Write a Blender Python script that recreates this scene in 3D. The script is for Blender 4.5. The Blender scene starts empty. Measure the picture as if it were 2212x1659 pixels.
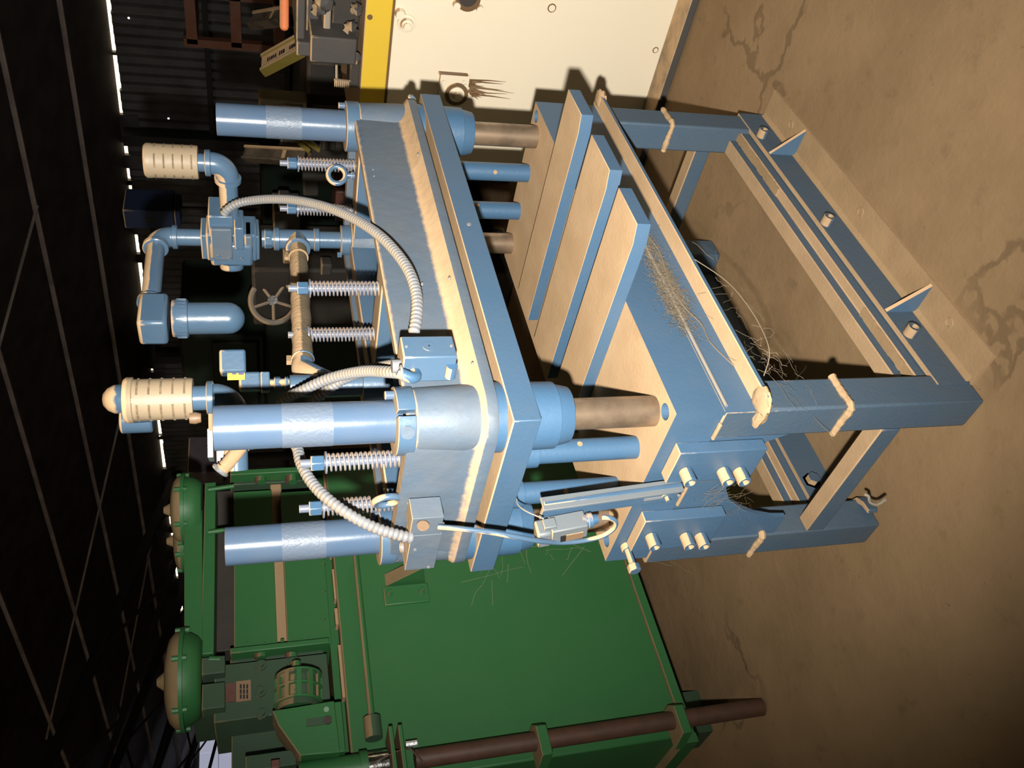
import bpy, math, random
from mathutils import Vector as Vec, Matrix
from mathutils.geometry import tessellate_polygon
random.seed(7)
S = bpy.context.scene
COL = S.collection
PI = math.pi

# ------------------------------------------------------------------ camera
CP = Vec((-1.04220371, -1.22219465, 1.60966949))
F = 1867.672
RX = Vec((0.72565772, -0.68750089, -0.02762981))      # upright picture: right
RD = Vec((-0.21341635, -0.18672205, -0.95895169))     # upright picture: down
RF = Vec((0.65412104, 0.70176735, -0.28222023))       # forward
cd = bpy.data.cameras.new('camera'); cam = bpy.data.objects.new('camera', cd); COL.objects.link(cam)
cd.sensor_width = 36; cd.sensor_fit = 'HORIZONTAL'; cd.lens = 36 * F / 2212; cd.clip_start = .05; cd.clip_end = 200
m = Matrix.Identity(4)
for i in range(3):
    m[i][0] = RD[i]; m[i][1] = RX[i]; m[i][2] = -RF[i]; m[i][3] = CP[i]
cam.matrix_world = m
S.camera = cam

# ------------------------------------------------------------------ world, lamp, exposure
w = bpy.data.worlds.new('world'); S.world = w; w.use_nodes = True
wb = w.node_tree.nodes['Background']; wb.inputs[0].default_value = (1.0, .82, .55, 1); wb.inputs[1].default_value = 3.0
fl = bpy.data.lights.new('flash', 'SPOT'); fl.energy = 560; fl.color = (1, .97, .9); fl.shadow_soft_size = .022
fl.spot_size = math.radians(97); fl.spot_blend = 1.0
flo = bpy.data.objects.new('flash', fl); COL.objects.link(flo)
lp = CP - RX * .165 + RD * .0
aim = CP + RF * 3 + RX * .75 - RD * .15
flo.location = lp
flo.rotation_euler = (aim - lp).to_track_quat('-Z', 'Y').to_euler()
S.cycles.diffuse_bounces = 1
vs = S.view_settings
vs.view_transform = 'Standard'; vs.look = 'None'; vs.gamma = 1; vs.exposure = 0; vs.use_curve_mapping = False

# ------------------------------------------------------------------ helpers
def at(px, py, ax, val):
    d = RX * ((829.5 - py) / F) + RD * ((px - 1106) / F) + RF
    i = 'xyz'.index(ax)
    return CP + d * ((val - CP[i]) / d[i])
def dep(px, py, z):
    return CP + (RX * ((829.5 - py) / F) + RD * ((px - 1106) / F) + RF) * z
X_, Y_, Z_ = Vec((1, 0, 0)), Vec((0, 1, 0)), Vec((0, 0, 1))
def frame(d):
    d = Vec(d).normalized()
    a = Z_ if abs(d.z) < .9 else X_
    u = d.cross(a).normalized()
    return u, d.cross(u).normalized(), d

class MB:
    def __init__(s): s.v = []; s.f = []
    def add(s, v, f):
        n = len(s.v); s.v += [tuple(p) for p in v]; s.f += [[i + n for i in q] for q in f]; return s
    def obox(s, c, hx, hy, hz):
        c, hx, hy, hz = Vec(c), Vec(hx), Vec(hy), Vec(hz)
        v = [c + hx * a + hy * b + hz * d for a in (-1, 1) for b in (-1, 1) for d in (-1, 1)]
        f = [(0, 1, 3, 2), (4, 6, 7, 5), (0, 4, 5, 1), (2, 3, 7, 6), (0, 2, 6, 4), (1, 5, 7, 3)]
        if hx.cross(hy).dot(hz) < 0: f = [q[::-1] for q in f]
        return s.add(v, f)
    def box(s, x0, x1, y0, y1, z0, z1):
        x0, x1 = sorted((x0, x1)); y0, y1 = sorted((y0, y1)); z0, z1 = sorted((z0, z1))
        return s.obox(((x0 + x1) / 2, (y0 + y1) / 2, (z0 + z1) / 2), X_ * (x1 - x0) / 2, Y_ * (y1 - y0) / 2, Z_ * (z1 - z0) / 2)
    def bar(s, p0, p1, wv, t, up=None):   # bar from p0 to p1, width vector dir, half sizes
        p0, p1 = Vec(p0), Vec(p1); d = p1 - p0
        return s.obox((p0 + p1) / 2, d / 2, Vec(wv), Vec(t))
    def rings(s, rings, cap0=True, cap1=True, closed=False):
        n = len(rings[0]); v = [p for r in rings for p in r]; f = []
        m_ = len(rings)
        for k in range(m_ if closed else m_ - 1):
            a, b = k * n, ((k + 1) % m_) * n
            for i in range(n):
                j = (i + 1) % n; f.append((a + i, a + j, b + j, b + i))
        if not closed:
            if cap0: f.append(list(range(n))[::-1])
            if cap1: f.append([(m_ - 1) * n + i for i in range(n)])
        return s.add(v, f)
    def lathe(s, o, d, prof, n=28, cap0=True, cap1=True, phase=0):
        u, v, d = frame(d); o = Vec(o)
        # orientation: u,v,d with u x v = ? make outward
        if u.cross(v).dot(d) < 0: v = -v
        R = [[o + d * t + (u * math.cos(2 * PI * i / n + phase) + v * math.sin(2 * PI * i / n + phase)) * r for i in range(n)] for t, r in prof]
        return s.rings(R, cap0, cap1)
    def cyl(s, p0, p1, r, r1=None, n=28, phase=0):
        p0, p1 = Vec(p0), Vec(p1); d = p1 - p0
        return s.lathe(p0, d, [(0, r), (d.length, r if r1 is None else r1)], n, phase=phase)
    def hole_cyl(s, p0, p1, r, ri, n=24, depth=None):  # socket: tube with blind hole at p1 end
        p0, p1 = Vec(p0), Vec(p1); L = (p1 - p0).length; dp = depth or L * .6
        return s.lathe(p0, p1 - p0, [(0, r), (L, r), (L, ri), (L - dp, ri)], n)
    def tube(s, pts, r, n=12, rf=None, caps=True):
        pts = [Vec(p) for p in pts]; R = []
        u = None
        for k, p in enumerate(pts):
            t = (pts[min(k + 1, len(pts) - 1)] - pts[max(k - 1, 0)])
            if t.length < 1e-9: t = Vec((0, 0, 1))
            t.normalize()
            if u is None: u = frame(t)[0]
            u = (u - t * u.dot(t)); u.normalize(); v = t.cross(u)
            rr = rf(k) if rf else r
            R.append([p + (u * math.cos(2 * PI * i / n) + v * math.sin(2 * PI * i / n)) * rr for i in range(n)])
        return s.rings(R, caps, caps)
    def torus(s, c, nrm, Rr, r, n=32, k=12):
        u, v, d = frame(nrm); c = Vec(c); R = []
        if u.cross(v).dot(d) < 0: v = -v
        for i in range(n):
            a = 2 * PI * i / n; e = u * math.cos(a) + v * math.sin(a)
            R.append([c + e * (Rr + r * math.cos(2 * PI * j / k)) + d * (r * math.sin(2 * PI * j / k)) for j in range(k)])
        s.rings([q[::-1] for q in R], closed=True); return s
    def coil(s, p0, p1, Rr, r, turns, n=14, k=6):
        p0, p1 = Vec(p0), Vec(p1); u, v, d = frame(p1 - p0); L = (p1 - p0).length
        N = int(turns * n)
        pts = [p0 + d * (L * i / N) + (u * math.cos(2 * PI * i / n) + v * math.sin(2 * PI * i / n)) * Rr for i in range(N + 1)]
        return s.tube(pts, r, k)
    def prism(s, outer, h0, h1, mp, holes=()):
        # outer 2-D polygon; mp(a,b,h)->point
        loops = [list(outer)] + [list(h) for h in holes]
        flat = [p for l in loops for p in l]
        tris = tessellate_polygon([[Vec((p[0], p[1], 0)) for p in l] for l in loops])
        n = len(flat)
        v = [Vec(mp(p[0], p[1], h0)) for p in flat] + [Vec(mp(p[0], p[1], h1)) for p in flat]
        hd = (Vec(mp(0, 0, 1)) - Vec(mp(0, 0, 0))) * (1 if h1 > h0 else -1)
        f = []
        for t in tris:
            a, b, c = (v[i] for i in t)
            nn = (b - a).cross(c - a)
            t = list(t)
            if nn.dot(hd) > 0: t = t[::-1]
            f.append(t); f.append([i + n for i in t[::-1]])
        k = 0
        for li, l in enumerate(loops):
            L = len(l)
            area = sum(l[i][0] * l[(i + 1) % L][1] - l[(i + 1) % L][0] * l[i][1] for i in range(L))
            ex = Vec(mp(1, 0, 0)) - Vec(mp(0, 0, 0)); ey = Vec(mp(0, 1, 0)) - Vec(mp(0, 0, 0))
            sgn = area * ex.cross(ey).dot(hd) * (-1 if li else 1)
            for i in range(L):
                a, b = k + i, k + (i + 1) % L
                q = [a, b, b + n, a + n]
                f.append(q if sgn > 0 else q[::-1])
            k += L
        return s.add(v, f)
    def build(s, name, mat, parent=None, bevel=0, seg=2, smooth=True, ang=38, kind=None, label=None):
        me = bpy.data.meshes.new(name); me.from_pydata(s.v, [], s.f)
        if smooth:
            me.polygons.foreach_set('use_smooth', [True] * len(me.polygons)); me.update()
            me.set_sharp_from_angle(angle=math.radians(ang))
        me.update()
        if mat: me.materials.append(mat)
        o = bpy.data.objects.new(name, me); COL.objects.link(o)
        if parent: o.parent = parent
        if bevel:
            b = o.modifiers.new('bevel', 'BEVEL'); b.width = bevel; b.segments = seg; b.limit_method = 'ANGLE'; b.angle_limit = math.radians(35)
            b.harden_normals = False
        if kind: o['kind'] = kind
        if label: o['label'] = label
        return o
def thing(name, label, cat, group=None, loc=(0, 0, 0)):
    o = bpy.data.objects.new(name, None); COL.objects.link(o); o.empty_display_size = .1
    o['label'] = label; o['category'] = cat
    if group: o['group'] = group
    return o
def tag(o, label, cat, group=None, kind=None):
    if label: o['label'] = label
    if cat: o['category'] = cat
    if group: o['group'] = group
    if kind: o['kind'] = kind
    return o
mpz = lambda a, b, h: (a, b, h)
mpx = lambda a, b, h: (h, a, b)      # polygon in y,z extruded along x
mpy = lambda a, b, h: (a, h, b)      # polygon in x,z extruded along y
def circ(x, y, r, n=20): return [(x + r * math.cos(2 * PI * i / n), y + r * math.sin(2 * PI * i / n)) for i in range(n)]
def rrect(x0, x1, y0, y1, r, n=8):
    P = []
    for cx, cy, a0 in ((x1 - r, y1 - r, 0), (x0 + r, y1 - r, 90), (x0 + r, y0 + r, 180), (x1 - r, y0 + r, 270)):
        for i in range(n + 1):
            a = math.radians(a0 + 90 * i / n); P.append((cx + r * math.cos(a), cy + r * math.sin(a)))
    return P
def smooth_path(P, k=8):
    P = [Vec(p) for p in P]; out = []
    for i in range(len(P) - 1):
        a, b, c, d = P[max(i - 1, 0)], P[i], P[i + 1], P[min(i + 2, len(P) - 1)]
        for j in range(k):
            t = j / k
            out.append(.5 * ((2 * b) + (c - a) * t + (2 * a - 5 * b + 4 * c - d) * t * t + (3 * b - a - 3 * c + d) * t ** 3))
    return out + [P[-1]]
def resample(P, step):
    out = [P[0]]; acc = 0
    for i in range(1, len(P)):
        seg = (P[i] - P[i - 1]); L = seg.length
        while acc + L >= step and L > 1e-9:
            t = (step - acc) / L; q = P[i - 1] + seg * t
            out.append(q); P = P[:i - 1] + [q] + P[i:] if False else P
            seg = P[i] - q; L = seg.length; acc = 0
            base = q
            P[i - 1] = q
        acc += L
    return out

# ------------------------------------------------------------------ materials
def srgb(r, g, b):
    f = lambda c: ((c / 255 + .055) / 1.055) ** 2.4 if c > 10.3 else c / 255 / 12.92
    return (f(r), f(g), f(b), 1)
def newmat(name):
    mt = bpy.data.materials.new(name); mt.use_nodes = True
    nt = mt.node_tree; return mt, nt, nt.nodes['Principled BSDF']
def node(nt, t, **k):
    n = nt.nodes.new(t)
    for a, b in k.items(): setattr(n, a, b)
    return n
def noise(nt, scale, detail=3, rough=.55, vec=None, w=None):
    n = node(nt, 'ShaderNodeTexNoise'); n.inputs['Scale'].default_value = scale; n.inputs['Detail'].default_value = detail; n.inputs['Roughness'].default_value = rough
    if vec is None:
        g = node(nt, 'ShaderNodeNewGeometry'); vec = g.outputs['Position']
    nt.links.new(vec, n.inputs['Vector']); return n.outputs['Fac']
def mrange(nt, v, a, b, c=0., d=1., smooth=True):
    n = node(nt, 'ShaderNodeMapRange'); n.interpolation_type = 'SMOOTHSTEP' if smooth else 'LINEAR'
    n.inputs['From Min'].default_value = a; n.inputs['From Max'].default_value = b; n.inputs['To Min'].default_value = c; n.inputs['To Max'].default_value = d
    nt.links.new(v, n.inputs['Value']); return n.outputs['Result']
def mixc(nt, fac, a, b):
    n = node(nt, 'ShaderNodeMix', data_type='RGBA')
    for s_, i in ((fac, 0), (a, 6), (b, 7)):
        if hasattr(s_, 'is_linked') or hasattr(s_, 'links'): nt.links.new(s_, n.inputs[i])
        elif i == 0: n.inputs[0].default_value = s_
        else: n.inputs[i].default_value = s_
    return n.outputs[2]
def math_(nt, op, a, b=None):
    n = node(nt, 'ShaderNodeMath', operation=op)
    for s_, i in ((a, 0), (b, 1)):
        if s_ is None: continue
        if hasattr(s_, 'links'): nt.links.new(s_, n.inputs[i])
        else: n.inputs[i].default_value = s_
    return n.outputs[0]
DUST = (.68, .445, .25, 1)
DUST2 = (.60, .385, .21, 1)
def painted(name, col, rough=.4, film=.12, t0=.14, t1=.27, dust=DUST, dust2=DUST2, bump=.15, metal=0, filmcol=(.26, .23, .19, 1), spec=.5, fleck=0.0, bscale=90):
    mt, nt, bs = newmat(name)
    g = node(nt, 'ShaderNodeNewGeometry'); sx = node(nt, 'ShaderNodeSeparateXYZ'); nt.links.new(g.outputs['Normal'], sx.inputs[0])
    n1 = noise(nt, 9, 4, .6); n2 = noise(nt, 60, 3, .6); n3 = noise(nt, 3, 2)
    z = math_(nt, 'ADD', sx.outputs['Z'], math_(nt, 'MULTIPLY', math_(nt, 'SUBTRACT', n2, .5), .22))
    top = mrange(nt, z, t0, t1)
    dc = mixc(nt, mrange(nt, n1, .3, .7), dust, dust2)
    fm = mrange(nt, n1, .3, .8, film * .6, film * 1.35)
    side = mixc(nt, fm, col, filmcol)
    base = mixc(nt, top, side, dc)
    nt.links.new(base, bs.inputs['Base Color'])
    r = math_(nt, 'ADD', math_(nt, 'MULTIPLY', top, .9 - rough), math_(nt, 'ADD', rough, math_(nt, 'MULTIPLY', fm, .5)))
    nt.links.new(r, bs.inputs['Roughness'])
    bs.inputs['Metallic'].default_value = metal
    if metal:
        nt.links.new(math_(nt, 'MULTIPLY', math_(nt, 'SUBTRACT', 1.0, top), metal), bs.inputs['Metallic'])
    spn = math_(nt, 'MULTIPLY', math_(nt, 'SUBTRACT', 1.0, math_(nt, 'MULTIPLY', top, .8)), spec)
    nt.links.new(spn, bs.inputs['Specular IOR Level'])
    if bump:
        b = node(nt, 'ShaderNodeBump'); b.inputs['Strength'].default_value = bump; b.inputs['Distance'].default_value = .004
        nt.links.new(noise(nt, bscale, 3), b.inputs['Height']); nt.links.new(b.outputs[0], bs.inputs['Normal'])
    return mt
BL = (.050, .117, .205, 1)
M = {}
M['blue'] = painted('blue_paint', BL, .45, .08)
M['blue_gloss'] = painted('blue_gloss_paint', (.068, .125, .215, 1), .2, .12, bump=.05, bscale=60)
M['blue_pipe'] = painted('blue_pipe_paint', (.060, .130, .22, 1), .25, .12, bump=.1, bscale=70)
M['blue_cast'] = painted('blue_casting_paint', (.078, .13, .195, 1), .36, .5, t0=.24, t1=.5, bump=.5, bscale=28, filmcol=(.145, .15, .155, 1))
M['blue_fresh'] = painted('blue_clean_paint', (.050, .120, .215, 1), .45, .02)
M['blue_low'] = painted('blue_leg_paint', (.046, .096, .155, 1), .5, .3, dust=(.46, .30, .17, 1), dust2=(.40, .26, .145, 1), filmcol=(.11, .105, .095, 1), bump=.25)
M['conduit'] = painted('conduit_paint', (.20, .215, .25, 1), .35, .3, t0=.1, t1=.8, bump=.05, dust=(.36, .29, .21, 1), dust2=(.34, .27, .19, 1))
M['spring'] = painted('spring_paint', (.15, .18, .25, 1), .3, .2, t0=.3, t1=.7, bump=.05)
M['switch'] = painted('switch_paint', (.15, .175, .195, 1), .4, .2, t0=.45, t1=.6, bump=.1, filmcol=(.2, .19, .17, 1))
M['tan_silencer'] = painted('silencer_plastic', (.36, .27, .175, 1), .42, .2, bump=.1, filmcol=(.34, .26, .17, 1))
M['tape'] = painted('tape', (.115, .155, .22, 1), .36, .15, bump=.35, bscale=130, filmcol=(.2, .2, .2, 1))
M['wrap'] = painted('dusty_wrap', (.10, .08, .05, 1), .9, .3, t0=-.05, t1=.2, bump=.6, filmcol=(.3, .22, .12, 1))
M['dustlow'] = painted('settled_dust', (.36, .235, .125, 1), .95, .1, dust=(.36, .235, .125, 1), dust2=(.31, .20, .105, 1), bump=.3, filmcol=(.3, .2, .11, 1))
M['dustblob'] = painted('caked_dust', (.40, .265, .145, 1), .95, .2, dust=(.52, .34, .19, 1), dust2=(.44, .29, .16, 1), bump=.4, filmcol=(.4, .28, .15, 1))
M['green'] = painted('green_paint', (.025, .125, .037, 1), .45, .12, bump=.08, dust=(.24, .165, .085, 1), dust2=(.2, .135, .07, 1), filmcol=(.05, .12, .04, 1))
M['green_dull'] = painted('green_dull_paint', (.028, .070, .036, 1), .5, .3, bump=.08, dust=(.24, .165, .085, 1), dust2=(.2, .135, .07, 1), filmcol=(.045, .06, .035, 1))
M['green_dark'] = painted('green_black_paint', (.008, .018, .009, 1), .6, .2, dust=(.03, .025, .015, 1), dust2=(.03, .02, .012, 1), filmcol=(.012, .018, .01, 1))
M['green_dust'] = painted('green_dusty_paint', (.20, .15, .08, 1), .8, .2, dust=(.24, .165, .085, 1), dust2=(.2, .135, .07, 1), filmcol=(.06, .09, .03, 1))
M['orange_bright'] = painted('orange_rubber', (.75, .2, .06, 1), .6, .1, t0=.7, t1=.95)
M['cream'] = painted('cream_paint', (.93, .80, .60, 1), .5, .04, bump=.05, filmcol=(.6, .5, .33, 1))
M['yellow'] = painted('yellow_paint', (.80, .52, .035, 1), .45, .08, bump=.1, filmcol=(.5, .36, .12, 1))
M['yellow_dull'] = painted('yellow_dull_paint', (.42, .32, .05, 1), .5, .3, filmcol=(.18, .13, .06, 1))
M['orange'] = painted('orange_paint', (.16, .036, .008, 1), .5, .2)
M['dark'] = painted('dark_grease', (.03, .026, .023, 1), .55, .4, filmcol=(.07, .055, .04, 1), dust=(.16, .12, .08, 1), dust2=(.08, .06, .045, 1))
M['grey_iron'] = painted('grey_iron', (.05, .047, .046, 1), .6, .3, filmcol=(.12, .1, .08, 1), dust=(.3, .22, .14, 1), bump=.5, bscale=20)
M['brownstain'] = painted('brown_stain', (.16, .075, .02, 1), .35, .2)
M['black'] = painted('black_matte', (.006, .006, .007, 1), .6, .05, t0=5, t1=6)
M['navy'] = painted('navy_paint', (.012, .024, .07, 1), .6, .2, filmcol=(.02, .03, .06, 1))
M['maroon'] = painted('dull_purple_paint', (.06, .04, .06, 1), .6, .2)
M['white_dull'] = painted('white_dull_paint', (.33, .28, .22, 1), .6, .3)
M['chrome'] = painted('chrome', (.6, .58, .55, 1), .15, .05, metal=1, t0=.9, t1=1)
M['alu'] = painted('bright_metal', (.62, .64, .68, 1), .25, .1, metal=.7, t0=.6, t1=.9)
M['label_brown'] = painted('label_plate', (.24, .13, .06, 1), .4, .2)
M['label_yellow'] = painted('label_yellow', (.75, .6, .05, 1), .4, .05, t0=2, t1=3)
M['purple'] = painted('label_purple', (.09, .06, .2, 1), .4, .05, t0=2, t1=3)
M['labelgreen'] = painted('label_olive', (.11, .09, .03, 1), .5, .1, t0=2, t1=3)
M['redbrown'] = painted('label_red_brown', (.10, .03, .02, 1), .5, .1, t0=2, t1=3)
# bare steel shafts with brown patina
mt, nt, bs = newmat('shaft_steel')
n1 = noise(nt, 14, 4, .6)
nt.links.new(mixc(nt, mrange(nt, n1, .3, .75), (.34, .25, .17, 1), (.17, .12, .08, 1)), bs.inputs['Base Color'])
bs.inputs['Metallic'].default_value = .55; nt.links.new(mrange(nt, n1, .2, .8, .28, .5), bs.inputs['Roughness']); M['steel'] = mt
mt, nt, bs = newmat('rusty_shaft')
n1 = noise(nt, 20, 4, .6)
nt.links.new(mixc(nt, mrange(nt, n1, .3, .75), (.085, .038, .022, 1), (.055, .03, .02, 1)), bs.inputs['Base Color'])
bs.inputs['Roughness'].default_value = .55; M['rust'] = mt
# floor: dusty concrete
mt, nt, bs = newmat('dusty_concrete')
g = node(nt, 'ShaderNodeNewGeometry'); pos = g.outputs['Position']
a = noise(nt, 1.6, 6, .6, pos); b = noise(nt, 11, 5, .65, pos); c = noise(nt, 45, 3, .6, pos)
col = mixc(nt, mrange(nt, a, .35, .68), (.30, .19, .098, 1), (.235, .148, .075, 1))
col = mixc(nt, mrange(nt, b, .55, .78, 0, .55), col, (.16, .10, .052, 1))
col = mixc(nt, mrange(nt, c, .66, .75, 0, .5), col, (.13, .08, .04, 1))
vo = node(nt, 'ShaderNodeTexVoronoi', feature='DISTANCE_TO_EDGE'); vo.inputs['Scale'].default_value = 1.15
wv = node(nt, 'ShaderNodeVectorMath', operation='ADD'); nt.links.new(pos, wv.inputs[0])
nz = node(nt, 'ShaderNodeTexNoise'); nz.inputs['Scale'].default_value = 5; nz.inputs['Detail'].default_value = 4; nt.links.new(pos, nz.inputs['Vector'])
sc = node(nt, 'ShaderNodeVectorMath', operation='SCALE'); nt.links.new(nz.outputs['Color'], sc.inputs[0]); sc.inputs['Scale'].default_value = .35
nt.links.new(sc.outputs[0], wv.inputs[1]); nt.links.new(wv.outputs[0], vo.inputs['Vector'])
crk = mrange(nt, vo.outputs['Distance'], .004, .016, 1, 0)
crk = math_(nt, 'MULTIPLY', crk, mrange(nt, noise(nt, 1.1, 2, .5, pos), .5, .6, 0, .4))
col = mixc(nt, crk, col, (.07, .042, .022, 1))
nt.links.new(col, bs.inputs['Base Color']); bs.inputs['Roughness'].default_value = .95; bs.inputs['Specular IOR Level'].default_value = .15
bp = node(nt, 'ShaderNodeBump'); bp.inputs['Strength'].default_value = .4; bp.inputs['Distance'].default_value = .01
nt.links.new(math_(nt, 'SUBTRACT', b, math_(nt, 'MULTIPLY', crk, .6)), bp.inputs['Height']); nt.links.new(bp.outputs[0], bs.inputs['Normal'])
M['floor'] = mt
def simple(name, c, rough=.7):
    mt, nt, bs = newmat(name)
    n = noise(nt, 3, 4)
    nt.links.new(mixc(nt, mrange(nt, n, .3, .7), c, tuple(x * .6 for x in c[:3]) + (1,)), bs.inputs['Base Color']); bs.inputs['Roughness'].default_value = rough
    return mt
M['roof'] = simple('roof_sheet', (.10, .075, .07, 1)); M['wall'] = simple('wall_sheet', (.085, .08, .085, 1), .6)
M['purlin'] = simple('purlin_steel', (.40, .32, .30, 1)); M['truss'] = simple('truss_steel', (.02, .018, .018, 1))
M['web'] = simple('cobweb', (.26, .20, .13, 1), .9)
mt, nt, bs = newmat('backlit_sheet'); bs.inputs['Base Color'].default_value = (.3, .3, .33, 1)
bs.inputs['Emission Color'].default_value = (.75, .78, 1, 1); bs.inputs['Emission Strength'].default_value = .42; M['skylight'] = mt
mt, nt, bs = newmat('daylight_pane'); bs.inputs['Emission Color'].default_value = (1, 1, 1, 1); bs.inputs['Emission Strength'].default_value = 1.6; M['pane'] = mt

# ================================================================== SETTING
tag(MB().box(-6, 13, -6, 36, -.1, 0).build('floor', M['floor'], kind='structure'), None, None)
XW = 12.0
def eave(y): return 3.49 + (y - 5) * .0195
# right-hand wall of sheet panels with daylight gap under the roof
wr = bpy.data.objects.new('wall_right', None); COL.objects.link(wr); wr['kind'] = 'structure'
k = 0
gaps = {}
y = -6.0
while y < 36:
    y2 = y + 1.2
    h = eave(y) - random.uniform(-.008, .008)
    pts = []
    n = 16
    for i in range(n + 1):
        yy = y + 1.19 * i / n
        pts.append((XW + (.02 if i % 2 else -.02), yy))
    poly = pts + [(XW + .06, pts[-1][1]), (XW + .06, pts[0][1])]
    MB().prism(poly, 0, h - .028, mpz).build('wall_sheet', M['wall'], wr, smooth=False)
    y = y2
for zz in (1.0, 2.15):
    MB().box(XW - .12, XW - .03, -6, 36, zz, zz + .08).build('girt', M['truss'], wr, smooth=False)
for yy in (3.3, 6.6, 11.4, 16.2, 21, 26, 31):
    MB().box(XW - .3, XW - .05, yy, yy + .18, 0, 3.5).build('column', M['truss'], wr, smooth=False)
# lintel pieces that interrupt the strip of daylight
def gap_block(y0, y1, top=.06, bot=.24):
    MB().box(XW - .02, XW + .05, y0, y1, eave(y0) - bot, eave(y1) + top).build('eave_trim', M['wall'], wr, smooth=False)
for py0, py1 in ((112, 118), (247, 307), (334, 362), (389, 399), (417, 505), (548, 566), (730, 795), (803, 880), (940, 948), (1012, 1115), (1135, 1150), (1180, 1210), (1248, 1300), (1322, 1365), (1450, 1560), (1600, 1612)):
    px = 235 + (py0) * .1205
    y0 = at(px, py0, 'x', XW).y; y1 = at(px, py1, 'x', XW).y
    gap_block(y0, y1)
# other walls
tag(MB().box(-6, -5.9, -6, 36, 0, 8).build('wall_left', M['wall'], kind='structure'), None, None)
tag(MB().box(-6, 13, -6.1, -6, 0, 8).build('wall_near', M['wall'], kind='structure'), None, None)
wf = bpy.data.objects.new('wall_far', None); COL.objects.link(wf); wf['kind'] = 'structure'
MB().box(-6, 13, 30, 30.1, 0, 8).build('wall_sheet', M['wall'], wf)
for i in range(6):
    for j in range(3):
        MB().box(7.9 + i * .68, 8.56 + i * .68, 29.93, 29.98, 2.0 + j * .62, 2.6 + j * .62).build('translucent_panel', M['skylight'], wf)
MB().box(11.5, 11.85, 29.85, 29.92, 2.68, 2.86).build('open_pane', M['pane'], wf)
MB().box(11.2, 11.4, 29.85, 29.92, 2.68, 2.78).build('open_pane', M['pane'], wf)
# roof: sloping sheets rising away from the wall, purlins and trusses
rise = .30
def roofz(x, y): return eave(y) + (XW - x) * rise
rf = bpy.data.objects.new('ceiling', None); COL.objects.link(rf); rf['kind'] = 'structure'
def roof_slab(x0, x1):
    a = [(x0, -6), (x1, -6), (x1, 36.2), (x0, 36.2)]
    v = [Vec((x, y, roofz(x, y) + .02)) for x, y in a] + [Vec((x, y, roofz(x, y) + .08)) for x, y in a]
    MB().add(v, [(0, 3, 2, 1), (4, 5, 6, 7), (0, 1, 5, 4), (1, 2, 6, 5), (2, 3, 7, 6), (3, 0, 4, 7)]).build('roof_sheet', M['roof'], rf, smooth=False)
roof_slab(-6.1, 12.02)
for x in (10.6, 9.2, 7.8, 6.4, 5.0, 3.6, 2.2, .8):
    o = MB()
    for ya, yb in ((-6, 36),):
        a, b = Vec((x, ya, roofz(x, ya) - .06)), Vec((x, yb, roofz(x, yb) - .06))
        o.bar(a, b, X_ * .02, Z_ * .03)
    o.build('purlin', M['purlin'], rf, smooth=False)
yA, yB = at(362, 1023, 'x', XW).y, at(392, 1250, 'x', XW).y
for yy in (yA, yB, 2 * yB - yA, 3 * yB - 2 * yA):
    o = MB()
    o.bar((XW, yy, roofz(XW, yy) - .28), (-6, yy, roofz(-6, yy) - .28), Y_ * .06, Z_ * .10)
    o.bar((XW, yy, roofz(XW, yy) - .9), (-6, yy, roofz(-6, yy) - 1.9), Y_ * .04, Z_ * .05)
    x = XW; s_ = 0
    while x > -5:
        za = roofz(x, yy) - (.3 if s_ else .9 + (XW - x) / 18); x2 = x - 1.4
        zb = roofz(x2, yy) - (.9 + (XW - x2) / 18 if s_ else .3)
        o.bar((x, yy, za), (x2, yy, zb), Y_ * .03, Z_ * .03); x = x2; s_ ^= 1
    o.build('truss', M['truss'], rf, smooth=False)
for (ya, yb, xa, xb) in ((11, 15, 10.5, 6), (16, 20, 10.5, 7), (6, 10, 9, 4)):
    MB().tube([(xa, ya, roofz(xa, ya) - .2), (xb, yb, roofz(xb, yb) - .2)], .02, 6).build('brace_rod', M['purlin'], rf)

# ================================================================== BLUE PRESS
W_, D_ = 1.25, .5553
P = thing('hydraulic_press', 'light blue four-column press with spring rods on its frame, standing in the middle', 'press')
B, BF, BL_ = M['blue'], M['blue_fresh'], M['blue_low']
LEG = .0885
for (x, y) in ((0, 0), (W_ - LEG, 0), (0, D_ + .03 - LEG), (W_ - LEG, D_ + .03 - LEG)):
    l = MB().box(x, x + LEG, y, y + LEG, 0.002, .675).build('leg', BL_, P, bevel=.006)
    # lumpy weld bead around the leg
    pts = []
    for (u, v) in ((0, 1), (0, 0), (1, 0)):
        pts.append(Vec((x + u * LEG + (-.004 if u == 0 else 0), y + v * LEG + (-.004 if v == 0 else 0), .371)))
    pp = smooth_path([pts[0], pts[0].lerp(pts[1], .5), pts[1], pts[1].lerp(pts[2], .5), pts[2]], 8)
    MB().tube(pp, .008, 8, rf=lambda k: .008 * random.uniform(.8, 1.25)).build('weld_bead', M['dustblob'], l)
# top ring: angle iron front and back, webs
MB().box(.001, W_ - .001, -.0008, .012, .598, .6755).build('front_web', B, P)
MB().box(0.09, W_ - LEG, D_ - .01, D_, .56, .674).build('back_web', B, P)
MB().box(-.003, W_ + .01, -.047, .002, .588, .600).build('front_flange', B, P, bevel=.002)
# side aprons with arched lower edge
def apron(x0, x1):
    arch = [(.085, .44), (.09, .48), (.11, .52), (.14, .548), (.18, .562), (.235, .567), (.285, .557), (.33, .53), (.37, .48), (.40, .43), (.42, .372), (.425, .33)]
    poly = [(.05, .674), (.05, .44)] + arch + [(.5, .33), (.5, .674)]
    return MB().prism(poly, x0, x1, mpx)
apron(.004, .016).build('side_apron', B, P); apron(W_ - .016, W_ - .004).build('side_apron', B, P)
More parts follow.
